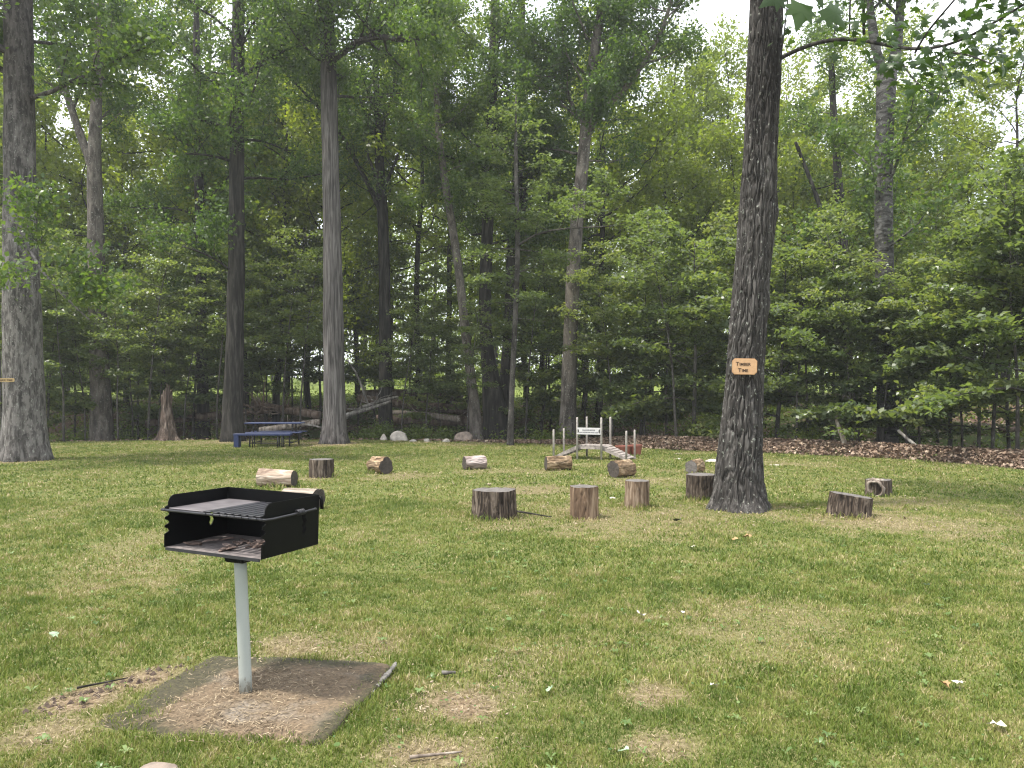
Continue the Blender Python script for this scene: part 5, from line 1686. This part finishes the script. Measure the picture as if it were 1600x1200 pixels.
def dry_leaf(px, py, size, mat, label, seed, cat='fallen leaf'):
    Y = EYE * F / (py - HZ); x = (px - 800) / F * Y
    rr = random.Random(seed)
    prof = [(0, -.5), (.25, -.38), (.42, -.1), (.30, .12), (.36, .3), (.12, .3), (0, .55), (-.12, .28), (-.36, .26), (-.3, .08), (-.44, -.12), (-.2, -.4)]
    vs = [(0, 0, .12 * size)] + [(a * size, b * size, size * (.25 * abs(a) + .3 * rr.random())) for a, b in prof]
    n_ = len(prof)
    fs = [(0, 1 + k_, 1 + (k_ + 1) % n_) for k_ in range(n_)]
    mb = MB(); mb.add(vs, fs)
    o = mb.build('fallen_leaf', mat)
    o.location = (x, Y, tz(x, Y) + .028); o.rotation_euler = (rr.uniform(-.5, .5), rr.uniform(-.3, .3), rr.uniform(0, 6.28))
    return tag(o, label, cat)
LW = plain('bleached_leaf', (.52, .48, .40), .7, .15, 30)
LB = plain('brown_leaf', (.30, .19, .09), .7, .2, 30)
LG = plain('pale_green_leaf', (.25, .34, .22), .7, .15, 30)
dry_leaf(1000, 966, .085, LW, 'bleached curled leaf standing in grass right of photo centre', 1)
dry_leaf(1067, 962, .05, LW, 'smaller bleached leaf just right of the curled leaf', 2)
dry_leaf(1168, 844, .11, LB, 'orange brown dry leaf in grass below the plaque tree', 3)
dry_leaf(1148, 848, .09, LB, 'brown dry leaf left of the orange brown one', 4)
dry_leaf(1474, 1076, .08, LB, 'brown curled leaf at left of the dry leaf cluster at lower right', 5)
dry_leaf(1497, 1074, .07, LW, 'pale leaf at right of the dry leaf cluster at lower right', 6)
dry_leaf(1558, 1140, .085, LW, 'white ragged leaf near the lower right corner', 7)
dry_leaf(1058, 818, .12, plain('dark_leaf', (.05, .06, .03), .7, .2), 'dark green leaf clump in front of the plaque tree', 8)
dry_leaf(1083, 859, .05, LW, 'small white leaf in grass left of the brown leaves', 9)
dry_leaf(860, 1085, .05, LG, 'round pale green leaf in grass left of the small bare patch', 10)
dry_leaf(84, 1000, .07, LG, 'pale green leaf in grass at left of the photo', 11)
dry_leaf(975, 1183, .06, LG, 'broad pale leaf at bottom edge near centre', 12)
dry_leaf(1115, 1078, .045, LW, 'tiny white leaf in the lower lawn right of the small bare patch', 13)
dry_leaf(1448, 920, .06, LG, 'pale green leaf low in lawn at right', 14)
# wood chips around the log ring: uncountable crumbs
rs = np.random.RandomState(21)
V_ = []; Q_ = []
cents = [(-2.3, 15.6, .9), (1.0, 13.0, 1.1), (.0, 14.8, 1.0), (1.3, 15.3, .5), (1.4, 10.4, .9), (2.1, 11.2, .9), (5.4, 10.2, 1.2), (3.4, 10.4, .9), (-.2, 3.95, .3), (-1.3, 4.6, .5), (6.2, 12.2, .8)]
for k_ in range(300):
    c = cents[rs.randint(len(cents))]
    x = c[0] + rs.normal() * c[2] * .7; y = c[1] + rs.normal() * c[2] * .6
    s_ = rs.uniform(.006, .024) * (1 if y > 7 else .4)
    a = rs.random() * 6.28; z_ = tz(x, y) + .03 + .01 * rs.random()
    u = np.array([math.cos(a), math.sin(a), rs.normal() * .3]) * s_; v = np.array([-math.sin(a), math.cos(a), rs.normal() * .3]) * s_ * .45
    c3 = np.array([x, y, z_]); b0 = len(V_)
    for q in (-u - v, u - v, u + v, -u + v): V_.append(c3 + q)
    for q in (-u - v, u - v, u + v, -u + v): V_.append(c3 + q - np.array([0, 0, .006]))
    Q_ += [(b0, b0 + 1, b0 + 2, b0 + 3), (b0 + 7, b0 + 6, b0 + 5, b0 + 4), (b0, b0 + 4, b0 + 5, b0 + 1), (b0 + 1, b0 + 5, b0 + 6, b0 + 2), (b0 + 2, b0 + 6, b0 + 7, b0 + 3), (b0 + 3, b0 + 7, b0 + 4, b0)]
me = quads_np('wood_chips', np.array(V_), np.array(Q_))
tag(link('wood_chips', me, plain('chip_wood', (.30, .245, .17), .8, .25, 12)), 'pale wood chips and bark crumbs scattered in the lawn', 'wood chips', kind='stuff')
# clods of dark soil left of the slab
V_ = MB(); rr = random.Random(6)
for k_ in range(70):
    q = rr.random()
    x = -2.40 + q * .40 + rr.gauss(0, .06); y = 3.92 + q * .62 + rr.gauss(0, .05)
    s_ = rr.uniform(.006, .022)
    n_ = 6
    vs = [(x + s_ * math.cos(2 * PI * i / n_) * rr.uniform(.7, 1.2), y + s_ * math.sin(2 * PI * i / n_) * rr.uniform(.7, 1.2), tz(x, y)) for i in range(n_)] + [(x, y, tz(x, y) + s_ * 1.1)]
    V_.add(vs, [(i, (i + 1) % n_, n_) for i in range(n_)])
o = V_.build('soil_clods', plain('dark_soil', (.055, .038, .028), .95, .3, 30, 0, .004), None, True)
tag(o, 'crumbs of dark turned soil beside the slab', 'soil', kind='stuff')


# ------------------------------------------------------------------ air
hz = MB().box((0, 62, 14.5), (260, 150, 35)).build('haze', None)  # haze volume added to lift the dark wood, not a seen mist
m = bpy.data.materials.new('haze_lift'); m.use_nodes = True
t = m.node_tree; t.nodes.clear()
vo_ = t.nodes.new('ShaderNodeVolumePrincipled'); ou = t.nodes.new('ShaderNodeOutputMaterial')
vo_.inputs['Color'].default_value = (.90, .93, .94, 1); vo_.inputs['Density'].default_value = .0009
vo_.inputs['Anisotropy'].default_value = .2
t.links.new(vo_.outputs[0], ou.inputs['Volume'])
hz.data.materials.append(m)
tag(hz, 'thin pale haze added to brighten the dark wood, spread over the lawn too', 'haze', kind='stuff')
